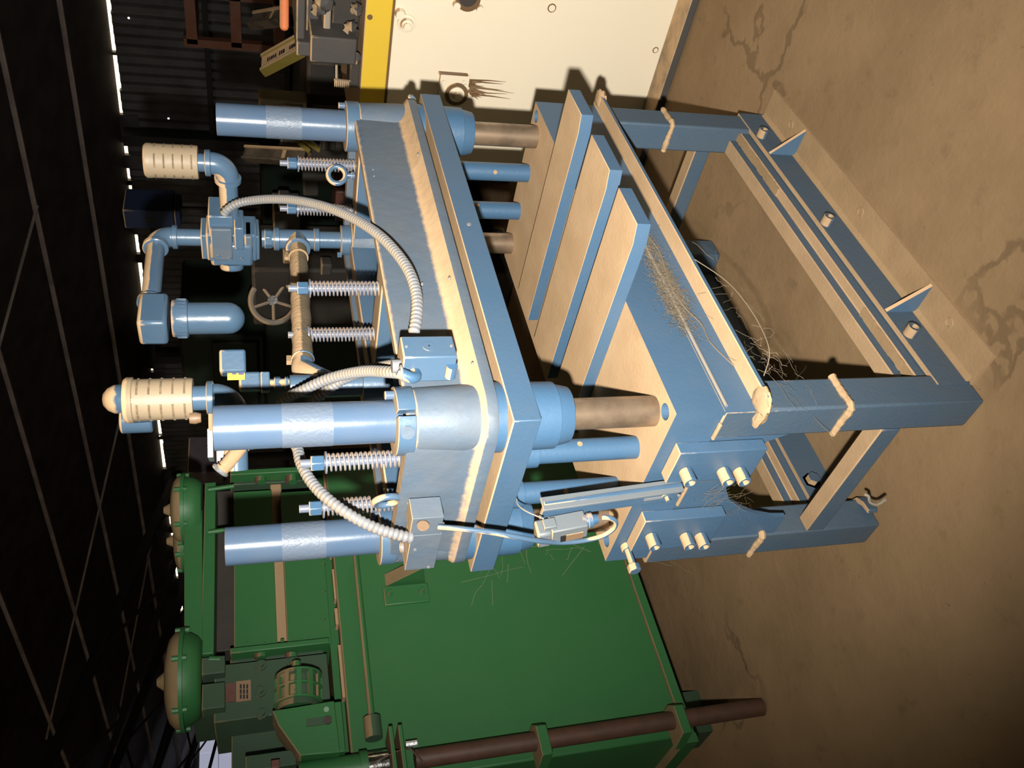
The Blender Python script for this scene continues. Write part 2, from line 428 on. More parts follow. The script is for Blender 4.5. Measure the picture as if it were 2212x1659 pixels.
# bed plate with corner holes
holes = [circ(x, y, .0185) for x, y in ((.038, .036), (W_ - .034, .03), (.034, D_ - .045), (W_ - .034, D_ - .045))]
bed = MB().prism([(0, 0), (W_, 0), (W_, D_ - .035), (W_ - .035, D_), (.0, D_)], .676, .788, mpz, holes).build('bed_plate', B, P, smooth=False)
MB().cyl((.012, -.005, .670), (.8, -.005, .670), .0042, n=10).build('weld_rod', M['conduit'], bed)
MB().box(-.009, 0.0, .033, .083, .672, .679).build('weld_bead', M['dustblob'], bed, bevel=.002)
MB().box(-.008, 0.0, .215, .325, .670, .677).build('weld_bead', M['dustblob'], bed, bevel=.002)
MB().cyl((.5, .02, .79), (.5, .02, .7895), .003).build('plug', M['conduit'], bed)
# caked blob at near corner
random.seed(3)
def lump(c, sx, sy, sz, n=10):
    o = MB(); R = []
    for i in range(1, n):
        t = PI * i / n
        R.append([Vec(c) + Vec((math.sin(t) * math.cos(2 * PI * j / 14) * sx, math.sin(t) * math.sin(2 * PI * j / 14) * sy, -math.cos(t) * sz)) * random.uniform(.82, 1.15) - Vec(c) * 0 for j in range(14)])
    return R
def lumpo(c, sx, sy, sz):
    o = MB(); n = 10; R = []
    for i in range(1, n):
        t = PI * i / n
        R.append([Vec(c) + Vec((math.sin(t) * math.cos(2 * PI * j / 14) * sx, math.sin(t) * math.sin(2 * PI * j / 14) * sy, -math.cos(t) * sz)) * random.uniform(.85, 1.15) for j in range(14)])
    return o.rings(R)
o = lumpo((.012, -.018, .594), .034, .032, .011); o2 = lumpo((.0, .012, .584), .012, .040, .017)
o.add(o2.v, o2.f); o.build('dust_lump', M['dustblob'], P)
o = lumpo((1.235, -.03, .592), .03, .03, .014); o.build('dust_lump', M['dustblob'], P)
# bolted side plates with socket screws
for x0, x1, sg in ((-.03, .0, -1), (W_, W_ + .03, 1)):
    for y0, y1 in ((.095, .198), (.345, .47)):
        sp = MB().box(x0, x1, y0, y1, .545, .757).build('mounting_plate', B, P, bevel=.002)
        yc = (.157, .164, .168) if y0 < .2 else (.407, .418, .424)
        for yy, zz in zip(yc, (.7225, .628, .586)):
            a = Vec((x0 if sg < 0 else x1, yy, zz))
            MB().hole_cyl(a, a + X_ * sg * .034, .0155, .0085, depth=.02).build('socket_screw', B, sp, bevel=.0015)
# V-side small blocks on legs
# base: floor angles front and back, stepped rails, gussets, bolts
for (yy, sg, xa, xb) in ((0, -1, .055, 1.257), (D_ + .03, -1, .09, 1.16)):
    fa = MB().prism([(-.004, 0.0), (-.004, .1), (.0095, .1), (.0095, 0)], xa, xb, lambda a, b, h: (h, yy + a, b)).build('floor_angle', BL_, P)
    if yy == 0:
        MB().prism([(xa - .005, -.001), (xa - .003, -.097), (xb, -.094), (xb, 0)], .0, .009, mpz).build('foot_flange', M['dustlow'], fa)
        MB().prism([(-.003, .009), (-.003, .020), (-.007, .013), (-.016, .009)], xa + .005, xb - .005, mpx).build('dust_drift', M['dustlow'], fa)
        for gx in (at(1657, 341, 'z', .1).x, at(1905, 685, 'z', .1).x):
            MB().prism([(0, .0095), (0, .1), (-.088, .0095)], gx, gx + .01, mpx).build('gusset', B, fa)
        for (bx, by) in ((1647, 290), (1787, 478), (1968, 717)):
            c = at(bx, by, 'y', -.012); c.y = 0
            MB().hole_cyl(c, c - Y_ * .03, .0165, .009, depth=.02).build('socket_screw', BL_, fa, bevel=.0015)
            h_ = c + Vec((-.02, -.06, 0)); h_.z = .0095
            MB().torus(h_, Z_, .011, .0022, 16, 6).build('anchor_ring', M['dustlow'], fa)
    else:
        c = at(1752, 1040, 'y', yy); c.y = yy
        MB().lathe(c, -Y_, [(0, .028), (.004, .028), (.004, .019), (.022, .019)], 6).build('hex_bolt', BL_, fa)
    MB().prism([(.0125, 0), (.0125, .127), (.04, .127), (.04, .156), (.085, .156), (.085, 0)], LEG, W_ - LEG, lambda a, b, h: (h, yy + a, b)).build('base_rail', BL_, P, bevel=.0025)
# crusty weld lumps on the front rail
random.seed(5)
for x0, x1 in ((LEG, .34), (.86, W_ - LEG)):
    n_ = 26; xs = [x0 + (x1 - x0) * i / n_ for i in range(n_ + 1)]
    poly = [(x, .015 + random.uniform(-.001, .002)) for x in xs] + [(x, .042 + random.uniform(-.005, .004)) for x in reversed(xs)]
    MB().prism(poly, .1268, .1325, mpz).build('weld_crust', M['dustlow'], P, bevel=.0018)
# curved foot piece beside the left leg
MB().prism([(.100, .539), (.090, .505), (.0335 + .06, .485), (.0335 + .06, .497), (.0885, .5)][:0] + [(.0995, .560), (.0995, .520), (.0895, .490), (.062, .476), (.036, .474), (.030, .484), (.056, .488), (.078, .500), (.086, .524), (.086, .560)], .002, .034, mpz).build('foot_plate', BL_, P, bevel=.002)
# end braces
for x0, x1 in ((.0, .045), (W_ - .05, W_)):
    MB().box(x0, x1, LEG, D_ + .03 - LEG, .182, .236).build('end_brace', BL_, P, bevel=.003)
pts = [at(1868, 1068, 'x', -.004), at(1876, 1072, 'x', -.012), at(1880, 1085, 'x', -.03), at(1895, 1090, 'x', -.05), at(1912, 1080, 'x', -.06)]
MB().tube(smooth_path(pts), .004, 8).build('bent_wire', M['conduit'], P)
# columns
CXY = {'near': (.0767, .0767), 'right': (1.1801, .0767), 'left': (.0767, .476), 'back': (1.1801, .476)}
for k, (x, y) in CXY.items():
    MB().cyl((x, y, .786), (x, y, 1.0), .0338, n=40).build('guide_column', M['steel'], P)
    MB().lathe((x, y, 0), Z_, [(.989, .050), (.989, .059), (.9905, .0595), (1.022, .066), (1.0225, .0705), (1.0785, .0715)], 44).build('bushing_flange', BF, P, bevel=.001)
    MB().lathe((x, y, 0), Z_, [(1.137, .073), (1.160, .073)], 44).build('spacer_ring', BF, P)
# moving platen
mp_ = MB().prism([(-.001, .0008), (W_ + .004, .0008), (W_ + .004, .51), (W_ - .03, .5484), (.0, .5484)], 1.0785, 1.1366, mpz).build('moving_platen', B, P, bevel=.0025)
c = at(1013, 485, 'y', .0008); MB().cyl(c + Y_ * .002, c - Y_ * .0025, .0055).build('grease_plug', M['conduit'], mp_)
# guide rods below the platen
for (x, y, hz, hx) in ((.083, .208, .93, 1), (.088, .366, .925, 0), (1.176, .2009, .90, 0), (1.18, .346, .93, 1)):
    g = MB().cyl((x, y, .787), (x, y, 1.05), .0262 if x < 1 else .0275, n=32).build('guide_rod', BF, P)
    MB().lathe((x, y, 0), Z_, [(1.026 if x < 1 else 1.04, .0335), (1.0785, .0345)], 32).build('rod_collar', BF, g, bevel=.001)
    d = (CP - Vec((x, y, hz))); d.z = 0; d.normalize()
    d = Matrix.Rotation(.55 if hx else -.05, 3, 'Z') @ (-d) * -1
    q = Vec((x, y, hz)) + d * .0255
    MB().cyl(q - d * .001, q + d * (.0012 if x < 1 else .003), .0062, n=16).build('tommy_hole', M['dustblob'], g)
# upper frame casting
def lvl(off, z, rb=.076, fx=0): return [Vec((x, y, z)) for x, y in rrect(.0767 - .075 - off * .3, 1.1801 + .075 + off * .22, .0767 - .075 - off, .476 + .075 + off * .3, .076, 8)]
sec = [(.008, 1.158), (.010, 1.161), (.010, 1.181), (.006, 1.184), (-.012, 1.195), (-.021, 1.205), (-.0255, 1.218), (-.026, 1.224), (-.026, 1.31), (-.026, 1.327), (-.030, 1.334)]
uf = MB()
outer = [lvl(o, z) for o, z in sec]
inn = lambda z: [Vec((x, y, z)) for x, y in rrect(.045, 1.212, .052, .508, .03, 8)]
uf.rings(outer + [inn(1.334), inn(1.158)], cap0=False, cap1=False)
fr = uf.build('upper_frame', M['blue_cast'], P, ang=50)
n = len(outer[0])
for k, (x, y) in CXY.items():
    MB().lathe((x, y, 0), Z_, [(1.16, .070), (1.212, .070), (1.312, .0665), (1.318, .064)], 40).build('column_boss', M['blue_cast'], fr, bevel=.002)
for x0, x1, zt in ((.588, .672, 1.3105), (.048, .125, 1.311), (1.13, 1.21, 1.315)):
    MB().box(x0, x1, .05, .51, 1.2, zt).build('cross_beam', M['blue_pipe'], fr, bevel=.004)
MB().box(.125, 1.13, .455, .51, 1.2, 1.322).build('rear_beam', M['blue_pipe'], fr, bevel=.004)
for px, py, ax, v_ in ((795, 270, 'y', .03), (800, 286, 'y', .03), (806, 367, 'y', .028), (808, 381, 'y', .028), (903, 333, 'y', -.005), (971, 600, 'y', -.008), (912, 612, 'y', .02), (1021, 784, 'y', -.008)):
    c = at(px, py, ax, v_); MB().cyl(c + Y_ * .004, c - Y_ * .002, .003, .002, n=10).build('rivet', M['conduit'], fr)
MB().lathe(at(893, 217, 'y', .02), Vec((0, -.6, .6)), [(0, .011), (.012, .011), (.02, .005)], 6).build('grease_plug', M['blue_cast'], fr)
# clamp collars and tubes
for k, zt in (('near', 1.69), ('right', 1.696), ('left', 1.687)):
    x, y = CXY[k]
    cc = MB()
    a0 = math.radians({'near': -118, 'right': 60, 'left': 60}[k])
    prof_n = 44; gapa = math.radians(5)
    R = []
    ri, ro = .043, .0690
    for (r, z) in ((ri, 1.318), (ro, 1.318), (ro, 1.3535), (ri, 1.3545)):
        R.append([Vec((x + r * math.cos(a0 + gapa + (2 * PI - 2 * gapa) * i / prof_n), y + r * math.sin(a0 + gapa + (2 * PI - 2 * gapa) * i / prof_n), z)) for i in range(prof_n + 1)])
    cols = [[R[j][i] for j in range(4)] for i in range(prof_n + 1)]
    cc.rings([c[::-1] for c in cols][::-1] if False else cols, True, True)
    co = cc.build('clamp_collar', M['blue_pipe'], P, bevel=.0015)
    if k == 'near':
        dd = Vec((math.cos(math.radians(-150)), math.sin(math.radians(-150)), 0))
        q = Vec((x, y, 1.336)) + dd * .066
        MB().cyl(q - dd * .01, q + dd * .0045, .0135, n=20).build('clamp_screw', M['blue_cast'], co)
    q = Vec((x, y, 1.352)) + Vec((math.cos(math.radians(-62)), math.sin(math.radians(-62)), 0)) * .055
    MB().cyl(q, q + Z_ * .02, .0088, n=20).build('cap_screw', M['blue_gloss'], co, bevel=.002)
    rr = .0425 if k != 'right' else .0435
    t = MB().lathe((x, y, 0), Z_, [(1.34, rr), (zt, rr), (zt + .0005, rr - .002), (zt - .003, rr - .004)], 48).build('spring_tube', M['blue_gloss'], P)
    MB().lathe((x, y, 0), Z_, [(1.473, rr + .0007), (1.568, rr + .0007)], 48, cap0=False, cap1=False).build('tape_band', M['tape'], t)
# spring rods
def spring_rod(x, y):
    r = MB().cyl((x, y, 1.30), (x, y, 1.531), .0088, n=18).build('spring_rod', M['spring'], P, bevel=.001)
    MB().cyl((x, y, 1.4835), (x, y, 1.5105), .0175, n=6, phase=.3).build('hex_nut', M['blue_fresh'], r, bevel=.002)
    MB().cyl((x, y, 1.478), (x, y, 1.4815), .0235, n=28).build('washer', M['spring'], r)
    MB().coil((x, y, 1.308), (x, y, 1.477), .0172, .0026, 18).build('coil_spring', M['spring'], r)
for x in (.083, .63, 1.18):
    for y in (.205, .362): spring_rod(x, y)
# lifting eyes
for c, nrm in ((Vec((.02, .265, 1.357)), Vec((.95, -.30, 0.06))), (Vec((1.135, .208, 1.3735)), Vec((.62, .75, -.05)))):
    e = MB().torus(c, nrm, (.0265 if c.x < 1 else .0245), (.0075 if c.x < 1 else .0078), 36, 12).build('lifting_eye', M['blue_pipe'], P)
    MB().lathe(c - Z_ * .05, Z_, [(0, .012), (.008, .012), (.01, .008), (.026, .007)], 14).build('eye_shank', M['blue_pipe'], e)

# ---- junction box on the front beam
jx0, jx1, jy0, jy1, jz0, jz1 = .108, .167, -.070, -.002, 1.2385, 1.343
jb = MB().box(jx0, jx1, jy0, jy1, jz0, jz1).build('junction_box', M['blue_pipe'], P, bevel=.003)
c = Vec(((jx0 + jx1) / 2, jy0, 1.29))
MB().cyl(c, c - Y_ * .0012, .0125, n=24).build('knockout', M['blue_pipe'], jb); MB().cyl(c - Y_ * .001, c - Y_ * .0022, .0018, n=8).build('knockout_hole', M['black'], jb)
for dz in (-.044, .044): MB().cyl(c + Z_ * dz, c + Z_ * dz - Y_ * .002, .003, n=10).build('cover_screw', M['conduit'], jb)
MB().box(jx1 - .001, jx1 + .03, -.006, -.001, 1.225, 1.24).build('mounting_ear', M['blue_cast'], jb)
el = at(880, 806, 'y', -.03)
MB().tube(smooth_path([Vec((.108, -.03, 1.318)), Vec((.092, -.034, 1.318)), Vec((.084, -.04, 1.328)), Vec((.087, -.045, 1.343)), Vec((.092, -.046, 1.352))]), .011, 14).build('conduit_elbow', BF, jb)
MB().torus(Vec((.092, -.046, 1.348)), Z_, .013, .003).build('conduit_nut', M['conduit'], jb)
MB().cyl((.125, -.03, 1.343), (.125, -.03, 1.36), .013).build('conduit_nut', M['conduit'], jb)
MB().cyl((.104, -.05, 1.247), (.104, -.02, 1.247), .011).build('plug', M['blue_fresh'], jb)

# ---- corrugated flexible conduits
def conduit(pts, r=.0105, pitch=.0108, name='flexible_conduit', mat=None, parent=None):
    P0 = resample(smooth_path(pts, 14), pitch / 4)
    return MB().tube(P0, r, 14, rf=lambda k: r * (1 + .21 * (1 if k % 4 == 1 else .55 if k % 4 in (0, 2) else -.35))).build(name, mat or M['conduit'], parent or P, ang=70)
conduit([dep(484, 462, 2.46), dep(492, 452, 2.45), dep(512, 440, 2.44), dep(545, 433, 2.42), dep(590, 430, 2.37), dep(640, 433, 2.30), dep(700, 446, 2.2), dep(760, 470, 2.1), dep(815, 505, 2.0), dep(855, 545, 1.93), dep(885, 590, 1.87), dep(900, 640, 1.82), dep(899, 690, 1.78), dep(893, 722, 1.76)])
conduit([dep(868, 806, 1.70), dep(830, 803, 1.74), dep(790, 802, 1.80), dep(745, 809, 1.86), dep(700, 822, 1.9), dep(650, 845, 1.93), dep(612, 865, 1.95), dep(600, 900, 1.96), dep(622, 935, 1.95), dep(642, 968, 1.90), dep(650, 1000, 1.86), dep(672, 1040, 1.82), dep(708, 1078, 1.78), dep(760, 1115, 1.76), dep(815, 1142, 1.77), dep(870, 1158, 1.79), dep(888, 1161, 1.80)])
conduit([dep(866, 786, 1.74), dep(825, 793, 1.82), dep(780, 804, 1.92), dep(745, 818, 1.96), dep(715, 837, 1.98), dep(680, 862, 2.0), dep(640, 900, 2.02), dep(580, 945, 2.02), dep(520, 968, 2.02)])
# ---- small box at left end of the frame
lb = MB().box(-.05, .002, .298, .432, 1.246, 1.312).build('terminal_box', M['blue_cast'], P, bevel=.0015)
MB().box(-.05, .002, .236, .2975, 1.250, 1.316).build('box_side', M['blue_cast'], lb, bevel=.0015)
c = Vec((-.026, .236, 1.290)); c = at(914, 1136, 'y', .236)
MB().cyl(c, c - Y_ * .001, .0125, n=24).build('open_knockout', M['label_brown'], lb)
for zz in (1.298, 1.26): MB().cyl((-.05, .35 if zz > 1.28 else .425, zz), (-.052, .35 if zz > 1.28 else .425, zz), .0035, n=10).build('cover_screw', M['conduit'], lb)
c = at(868, 1182, 'x', -.02); MB().torus(c, Z_, .010, .004, 18, 8).build('lock_nut', M['alu'], lb)
MB().cyl(at(948, 1137, 'x', -.045), at(958, 1137, 'x', -.045), .009).build('cable_clamp', M['conduit'], lb)
# cable from the box to the switch
MB().tube(smooth_path([dep(946, 1138, 1.78), dep(1000, 1143, 1.78), dep(1060, 1150, 1.79), dep(1110, 1159, 1.80), dep(1160, 1168, 1.83), dep(1210, 1172, 1.88), dep(1260, 1168, 1.9), dep(1300, 1158, 1.9), dep(1325, 1142, 1.89), dep(1330, 1127, 1.87), dep(1318, 1119, 1.86), dep(1300, 1118, 1.86)], 8), .0056, 12).build('cable', M['blue_pipe'], P)
MB().tube(smooth_path([dep(1116, 1078, 1.86), dep(1120, 1092, 1.84), dep(1140, 1106, 1.82), dep(1175, 1121, 1.81)], 8), .0017, 8).build('thin_wire', M['conduit'], P)
# ---- limit switch on slotted arm
a0, a1 = Vec((-.034, .262, 1.030)), Vec((-.034, .226, .716))
arm = MB().bar(a0, a1, Y_ * .027, X_ * .005).build('switch_arm', B, P, bevel=.0015)
d = (a1 - a0).normalized()
MB().bar(a0 + Vec((0, -.022, .004)) - X_ * .0, a1 + Vec((0, -.022, 0)), Y_ * .003, X_ * .017).build('arm_rib', M['switch'], arm, bevel=.001)
MB().bar(a0 + d * .235 - X_ * .006 + Y_ * .006, a0 + d * .285 - X_ * .006 + Y_ * .006, Y_ * .0035, X_ * .001).build('slot', M['conduit'], arm)
q = a0 + d * .288 - X_ * .005 + Y_ * .006
MB().lathe(q, -X_, [(0, .0125), (.003, .0125), (.003, .006), (.014, .006)], 18).build('lock_screw', M['blue_pipe'], arm)
MB().cyl(q + d * .03 + Y_ * .002, q + d * .03 + Y_ * .002 - X_ * .003, .004, n=10).build('pin', M['conduit'], arm)
sw0 = at(1190, 1142, 'x', -.065); sw1 = at(1262, 1128, 'x', -.065)
ax_ = (sw1 - sw0).normalized(); sd = ax_.cross(X_).normalized()
if sd.y < 0: sd = -sd
sb = MB().obox((sw0 + sw1) / 2 + sd * .005, ax_ * .0400, sd * .0225, X_ * .021).build('limit_switch', M['switch'], P, bevel=.003)
MB().obox(sw0 - ax_ * .018 + sd * .012, ax_ * .016, sd * .026, X_ * .021).build('switch_head', M['switch'], sb, bevel=.006)
MB().obox((sw0 + sw1) / 2 + ax_ * .010 + sd * .014 - X_ * .0215, ax_ * .019, sd * .011, X_ * .0012).build('name_plate', M['label_brown'], sb)
MB().obox((sw0 + sw1) / 2 - ax_ * .015 + sd * .014 - X_ * .0215, ax_ * .006, sd * .011, X_ * .0012).build('name_plate', M['black'], sb)
MB().obox(sw0 - ax_ * .004 - sd * .022 - X_ * .002, ax_ * .014, sd * .006, X_ * .012).build('lever', M['switch'], sb, bevel=.002)
MB().lathe(sw1 - ax_ * .005 - sd * .004, ax_, [(0, .015), (.012, .015), (.013, .017), (.022, .017), (.023, .012), (.035, .010)], 20).build('cable_gland', M['blue_fresh'], sb)
# ---- long hex bolt sticking out of the bed
s0 = Vec((-.001, .487, .753)); dd = Vec((-1, .02, 0)).normalized()
hb = MB().cyl(s0, s0 + dd * .062, .0085, n=16).build('stop_bolt', M['blue_pipe'], P)
MB().cyl(s0 - dd * .002, s0 + dd * .014, .0155, n=20).build('bolt_collar', M['blue_pipe'], hb, bevel=.003)
MB().cyl(s0 + dd * .055, s0 + dd * .074, .0165, n=6).build('bolt_head', M['blue_pipe'], hb, bevel=.0025)

# ---- compressed-air piping above the rear column
px_, py_ = CXY['back']
BP = M['blue_pipe']
def pipe(p0, p1, r, name='pipe', mat=None, parent=None, n=28): return MB().cyl(p0, p1, r, n=n).build(name, mat or BP, parent or P)
def elbow(c, d0, d1, r, Rb, name='pipe_elbow', mat=None, lip=.014):
    # 90 degree bend from direction -d0 (incoming end at c - ... ) to d1
    c = Vec(c); d0 = Vec(d0).normalized(); d1 = Vec(d1).normalized()
    pts = []
    for i in range(13):
        a = PI / 2 * i / 12
        pts.append(c - d0 * Rb + d0 * (Rb * math.sin(a)) + d1 * (Rb * (1 - math.cos(a))))
    e = MB().tube(pts, r, 26).build(name, mat or BP, P)
    m1 = MB(); m1.lathe(pts[0] - d0 * lip, d0, [(0, r * 1.12), (.002, r * 1.2), (lip, r * 1.2), (lip + .002, r)], 28)
    m1.build('elbow_lip', mat or BP, e)
    MB().lathe(pts[-1] + d1 * lip, -d1, [(0, r * 1.12), (.002, r * 1.2), (lip, r * 1.2), (lip + .002, r)], 28).build('elbow_lip', mat or BP, e)
    return e
MB().lathe((px_, py_, 0), Z_, [(1.275, .047), (1.346, .047), (1.348, .044)], 36).build('pipe_flange', BP, P)
MB().cyl((px_ - .035, py_ + .03, 1.345), (px_ - .035, py_ + .03, 1.358), .009, n=6).build('cap_screw', BP, P)
pipe((px_, py_, 1.34), (px_, py_, 1.44), .0265)
tee = MB().cyl((px_, py_, 1.42), (px_, py_, 1.545), .0300, n=28).build('pipe_tee', BP, P)
for z in (1.412, 1.532): MB().lathe((px_, py_, z), Z_, [(0, .033), (.002, .036), (.016, .036), (.018, .032)], 28).build('tee_lip', BP, tee)
T1 = dep(655, 792, 2.14)
T0 = Vec((px_, py_, 1.478)); bd = (T1 - T0).normalized()
MB().lathe(T0, bd, [(0, .030), (.05, .031), (.052, .0365), (.066, .0365), (.068, .03)], 28).build('tee_branch', BP, tee)
wp = [T0 + bd * .06 + (T1 - T0 - bd * .06) * (i / 20) for i in range(21)]
wr_ = MB().tube(wp, .026, 20, rf=lambda k: .026 + .0012 * math.sin(k * 2.1)).build('wrapped_pipe', M['wrap'], P)
q = T0 + bd * .12
MB().torus(q, bd, .0265, .0035).build('hose_clamp', M['dustblob'], wr_)
MB().obox(q + Z_ * .034 - bd * .01, bd * .02, frame(bd)[0] * .006, Z_ * .007).build('clamp_tab', M['dustblob'], wr_, bevel=.003)
q = T1 - bd * .03
MB().torus(q, bd, .026, .003).build('hose_clamp', M['blue_pipe'], wr_); MB().obox(q + Z_ * .034, bd * .012, frame(bd)[0] * .006, Z_ * .006).build('clamp_tab', M['dustblob'], wr_)
pipe((px_, py_, 1.54), (px_, py_, 1.585), .027)
MB().lathe((px_, py_, 1.555), Z_, [(0, .0295), (.022, .0305)], 8).build('union_nut', BP, P, bevel=.002)
# solenoid valve body
vx, vy = px_, py_
vb = MB().box(vx - .05, vx + .05, vy - .05, vy + .05, 1.60, 1.745).build('valve_body', BP, P, bevel=.006)
MB().box(vx - .062, vx + .03, vy - .02, vy + .062, 1.612, 1.735).build('valve_cover', BP, vb, bevel=.01)
MB().box(vx - .05, vx + .05, vy - .115, vy - .02, 1.665, 1.735).build('coil_housing', BP, vb, bevel=.004)
MB().box(vx - .064, vx + .03, vy - .085, vy - .005, 1.636, 1.664).build('pilot_block', BP, vb, bevel=.004)
MB().box(vx - .058, vx + .02, vy - .05, vy + .02, 1.612, 1.636).build('pilot_block', M['blue_cast'], vb, bevel=.006)
MB().lathe((vx - .045, vy + .062, 1.675), Vec((-.5, 1, 0)), [(0, .036), (.016, .034), (.02, .028)], 20).build('end_cap', BP, vb, bevel=.003)
MB().box(vx - .0655, vx - .05, vy - .08, vy + .035, 1.67, 1.73).build('cover_plate', M['blue_cast'], vb, bevel=.004)
for yy, zz in ((.028, 1.727), (.028, 1.68), (.028, 1.645), (.02, 1.71)):
    MB().lathe((vx - .0655, vy + yy, zz), -X_, [(0, .006), (.003, .006), (.003, .003), (.001, .003)], 12).build('valve_screw', BP, vb)
for zz in (1.592, 1.742): MB().box(vx - .045, vx + .045, vy - .042, vy + .048, zz, zz + .018).build('port_flange', BP, vb, bevel=.004)
pipe((px_, py_, 1.755), (px_, py_, 1.845), .0255)
elbow((px_, py_, 1.885), Z_, -X_, .030, .045)
pipe((px_ - .045, py_, 1.885), (px_ - .27, py_, 1.885), .0255)
# air filter: square head, ribbed ring, round-bottomed bowl
fxc = px_ - .36
fh = MB().box(fxc - .062, fxc + .062, py_ - .042, py_ + .042, 1.858, 1.932).build('filter_head', BP, P, bevel=.01)
fh.location = (0, 0, -.022)
MB().lathe((fxc + .06, py_, 1.885 + .022), X_, [(0, .036), (.012, .036), (.014, .03)], 24).build('head_port', BP, fh)
MB().lathe((fxc, py_, 0), Z_, [(1.806, .048), (1.808, .0515), (1.834, .0535), (1.848, .050)], 36).build('bowl_ring', BP, fh)
for i in range(26):
    a = 2 * PI * i / 26
    e = Vec((math.cos(a), math.sin(a), 0))
    MB().obox(Vec((fxc, py_, 1.824)) + e * .0525, e * .0015, Vec((-e.y, e.x, 0)) * .002, Z_ * .012).build('grip_rib', BP, fh)
pr = [(1.81, .044)] + [(1.695, .0435)] + [(1.655 + .04 * math.cos(PI / 2 * t) - .0, .0435 * math.cos(0) * math.sqrt(max(0, 1 - (1 - math.cos(PI / 2 * t)) ** 2)) if t < 1 else .0) for t in ()]
pr = [(1.82, .044), (1.705, .0435)] + [(1.705 - .045 * math.sin(PI / 2 * t / 6), .0435 * math.cos(PI / 2 * t / 6) + .0004) for t in range(1, 7)]
MB().lathe((fxc, py_, 0), Z_, pr[::-1], 36).build('filter_bowl', BP, fh)
# silencers
def silencer(x, y, z0, z1, r, slots_deg, ribbed):
    s_ = MB()
    L = z1 - z0
    rows = 5
    prof = [(z0, r * .55), (z0, r * .97), (z0 + .004, r)]
    for i in range(rows):
        zc = z0 + L * (.10 + .175 * i)
    prof += [(z1 - .02, r), (z1 - .018, r * (1.1 if ribbed else 1.02)), (z1 - .006, r * (1.1 if ribbed else 1.02)), (z1, r * (1.02 if ribbed else .9))]
    s_.lathe((x, y, 0), Z_, prof, 40)
    so = s_.build('silencer', M['tan_silencer'], P)
    for i in range(rows):
        zc = z0 + L * (.11 + .17 * i)
        for a in slots_deg:
            m_ = MB(); n = 8; w_ = math.radians(24)
            rg = []
            for j in range(n + 1):
                t = math.radians(a) - w_ + 2 * w_ * j / n
                e = Vec((math.cos(t), math.sin(t), 0)); o_ = Vec((x, y, zc))
                rg.append([o_ + e * (r * .97) - Z_ * .0022, o_ + e * (r + .0012) - Z_ * .0022, o_ + e * (r + .0012) + Z_ * .0022, o_ + e * (r * .97) + Z_ * .0022])
            m_.rings(rg, True, True); m_.build('slot', M['wrap'], so)
    if ribbed:
        for a in (slots_deg[0] + 36,):
            e = Vec((math.cos(math.radians(a)), math.sin(math.radians(a)), 0)); tn = Vec((-e.y, e.x, 0))
            MB().obox(Vec((x, y, z0 + L * .45)) + e * r, e * .0018, tn * .005, Z_ * L * .42).build('rib', M['tan_silencer'], so)
    return so
sx_, sy_ = 1.18, .215
MB().cyl((px_, py_ - .05, 1.675), (sx_, sy_ + .045, 1.675), .0265).build('pipe', BP, P)
elbow((sx_, sy_, 1.675), -Y_, Z_, .031, .045)
MB().cyl((sx_, sy_, 1.72), (sx_, sy_, 1.765), .0255).build('pipe_nipple', BP, P)
camang = math.degrees(math.atan2(CP.y - sy_, CP.x - sx_))
silencer(sx_, sy_, 1.752, 1.892, .0465, (camang, camang + 75, camang + 150, camang - 75, camang - 150), False)
# second chain nearer the camera
N0 = dep(480, 866, 1.93)
nx, ny = N0.x, N0.y
S1 = dep(430, 860, 1.93)
MB().cyl((S1.x, S1.y, S1.z - .03), (S1.x, S1.y, S1.z + .03), .0275).build('pipe_nipple', BP, P)
camang = math.degrees(math.atan2(CP.y - S1.y, CP.x - S1.x))
zt_ = dep(275, 862, 1.93).z; zb_ = dep(418, 862, 1.93).z
silencer(S1.x, S1.y, zb_, zt_, .0460, (camang - 38, camang + 38, camang + 110, camang - 110, camang + 180), True)
dL = Vec((.726, -.688, 0)).normalized()
elbow((S1.x, S1.y, S1.z - .075), dL, Z_, .0315, .045)
bk = Vec((S1.x, S1.y, S1.z - .075)) - dL * .045
pipe(bk, bk - dL * .12, .026)
# domed elbow seen above the near silencer and the part filter below it
TE = dep(262, 862, 2.12)
MB().lathe(TE - Z_ * .05, Z_, [(0, .037), (.05, .037), (.066, .035), (.08, .028), (.09, .016), (.093, .002)], 28).build('pipe_elbow', BP, P)
pipe(TE - Z_ * .05, (TE.x, TE.y, S1.z - .05), .0255)
q = TE + Vec((-.03, .045, -.025)); MB().cyl(q - Vec((0, 0, .045)), q + Z_ * .03, .033).build('filter_head', BP, P, bevel=.006)
FB = dep(316, 884, 2.0)
MB().lathe(FB + Z_ * .045, -Z_, [(0, .03), (.02, .031), (.055, .03), (.07, .024), (.078, .01)], 28).build('filter_bowl', BP, P)
q = dep(422, 903, 1.9); MB().lathe(q, -Z_, [(-.012, .012), (.0, .0135), (.012, .010)], 14).build('brass_plug', M['label_brown'], P, label='small brass plug')
# tee below, joins wrapped pipe
T2 = dep(720, 832, 2.06)
MB().tube(smooth_path([T1 - bd * .01, T1 + bd * .015, T1.lerp(T2, .45) + Z_ * .01, T2], 8), .0275, 22).build('pipe_elbow', BP, P)
MB().lathe(T2 - Z_ * .1, Z_, [(0, .029), (.12, .029), (.122, .035), (.136, .035)], 24).build('pipe_tee', BP, P)
q = dep(810, 838, 2.05)
MB().cyl((T2.x, T2.y, 1.30), (T2.x, T2.y, 1.37), .046, n=32).build('pipe_flange', BP, P)
pipe((T2.x, T2.y, 1.36), (T2.x, T2.y, T2.z + .1), .0265)
HX, HF = Vec((.854, -.520, 0)), Vec((.520, .854, 0))
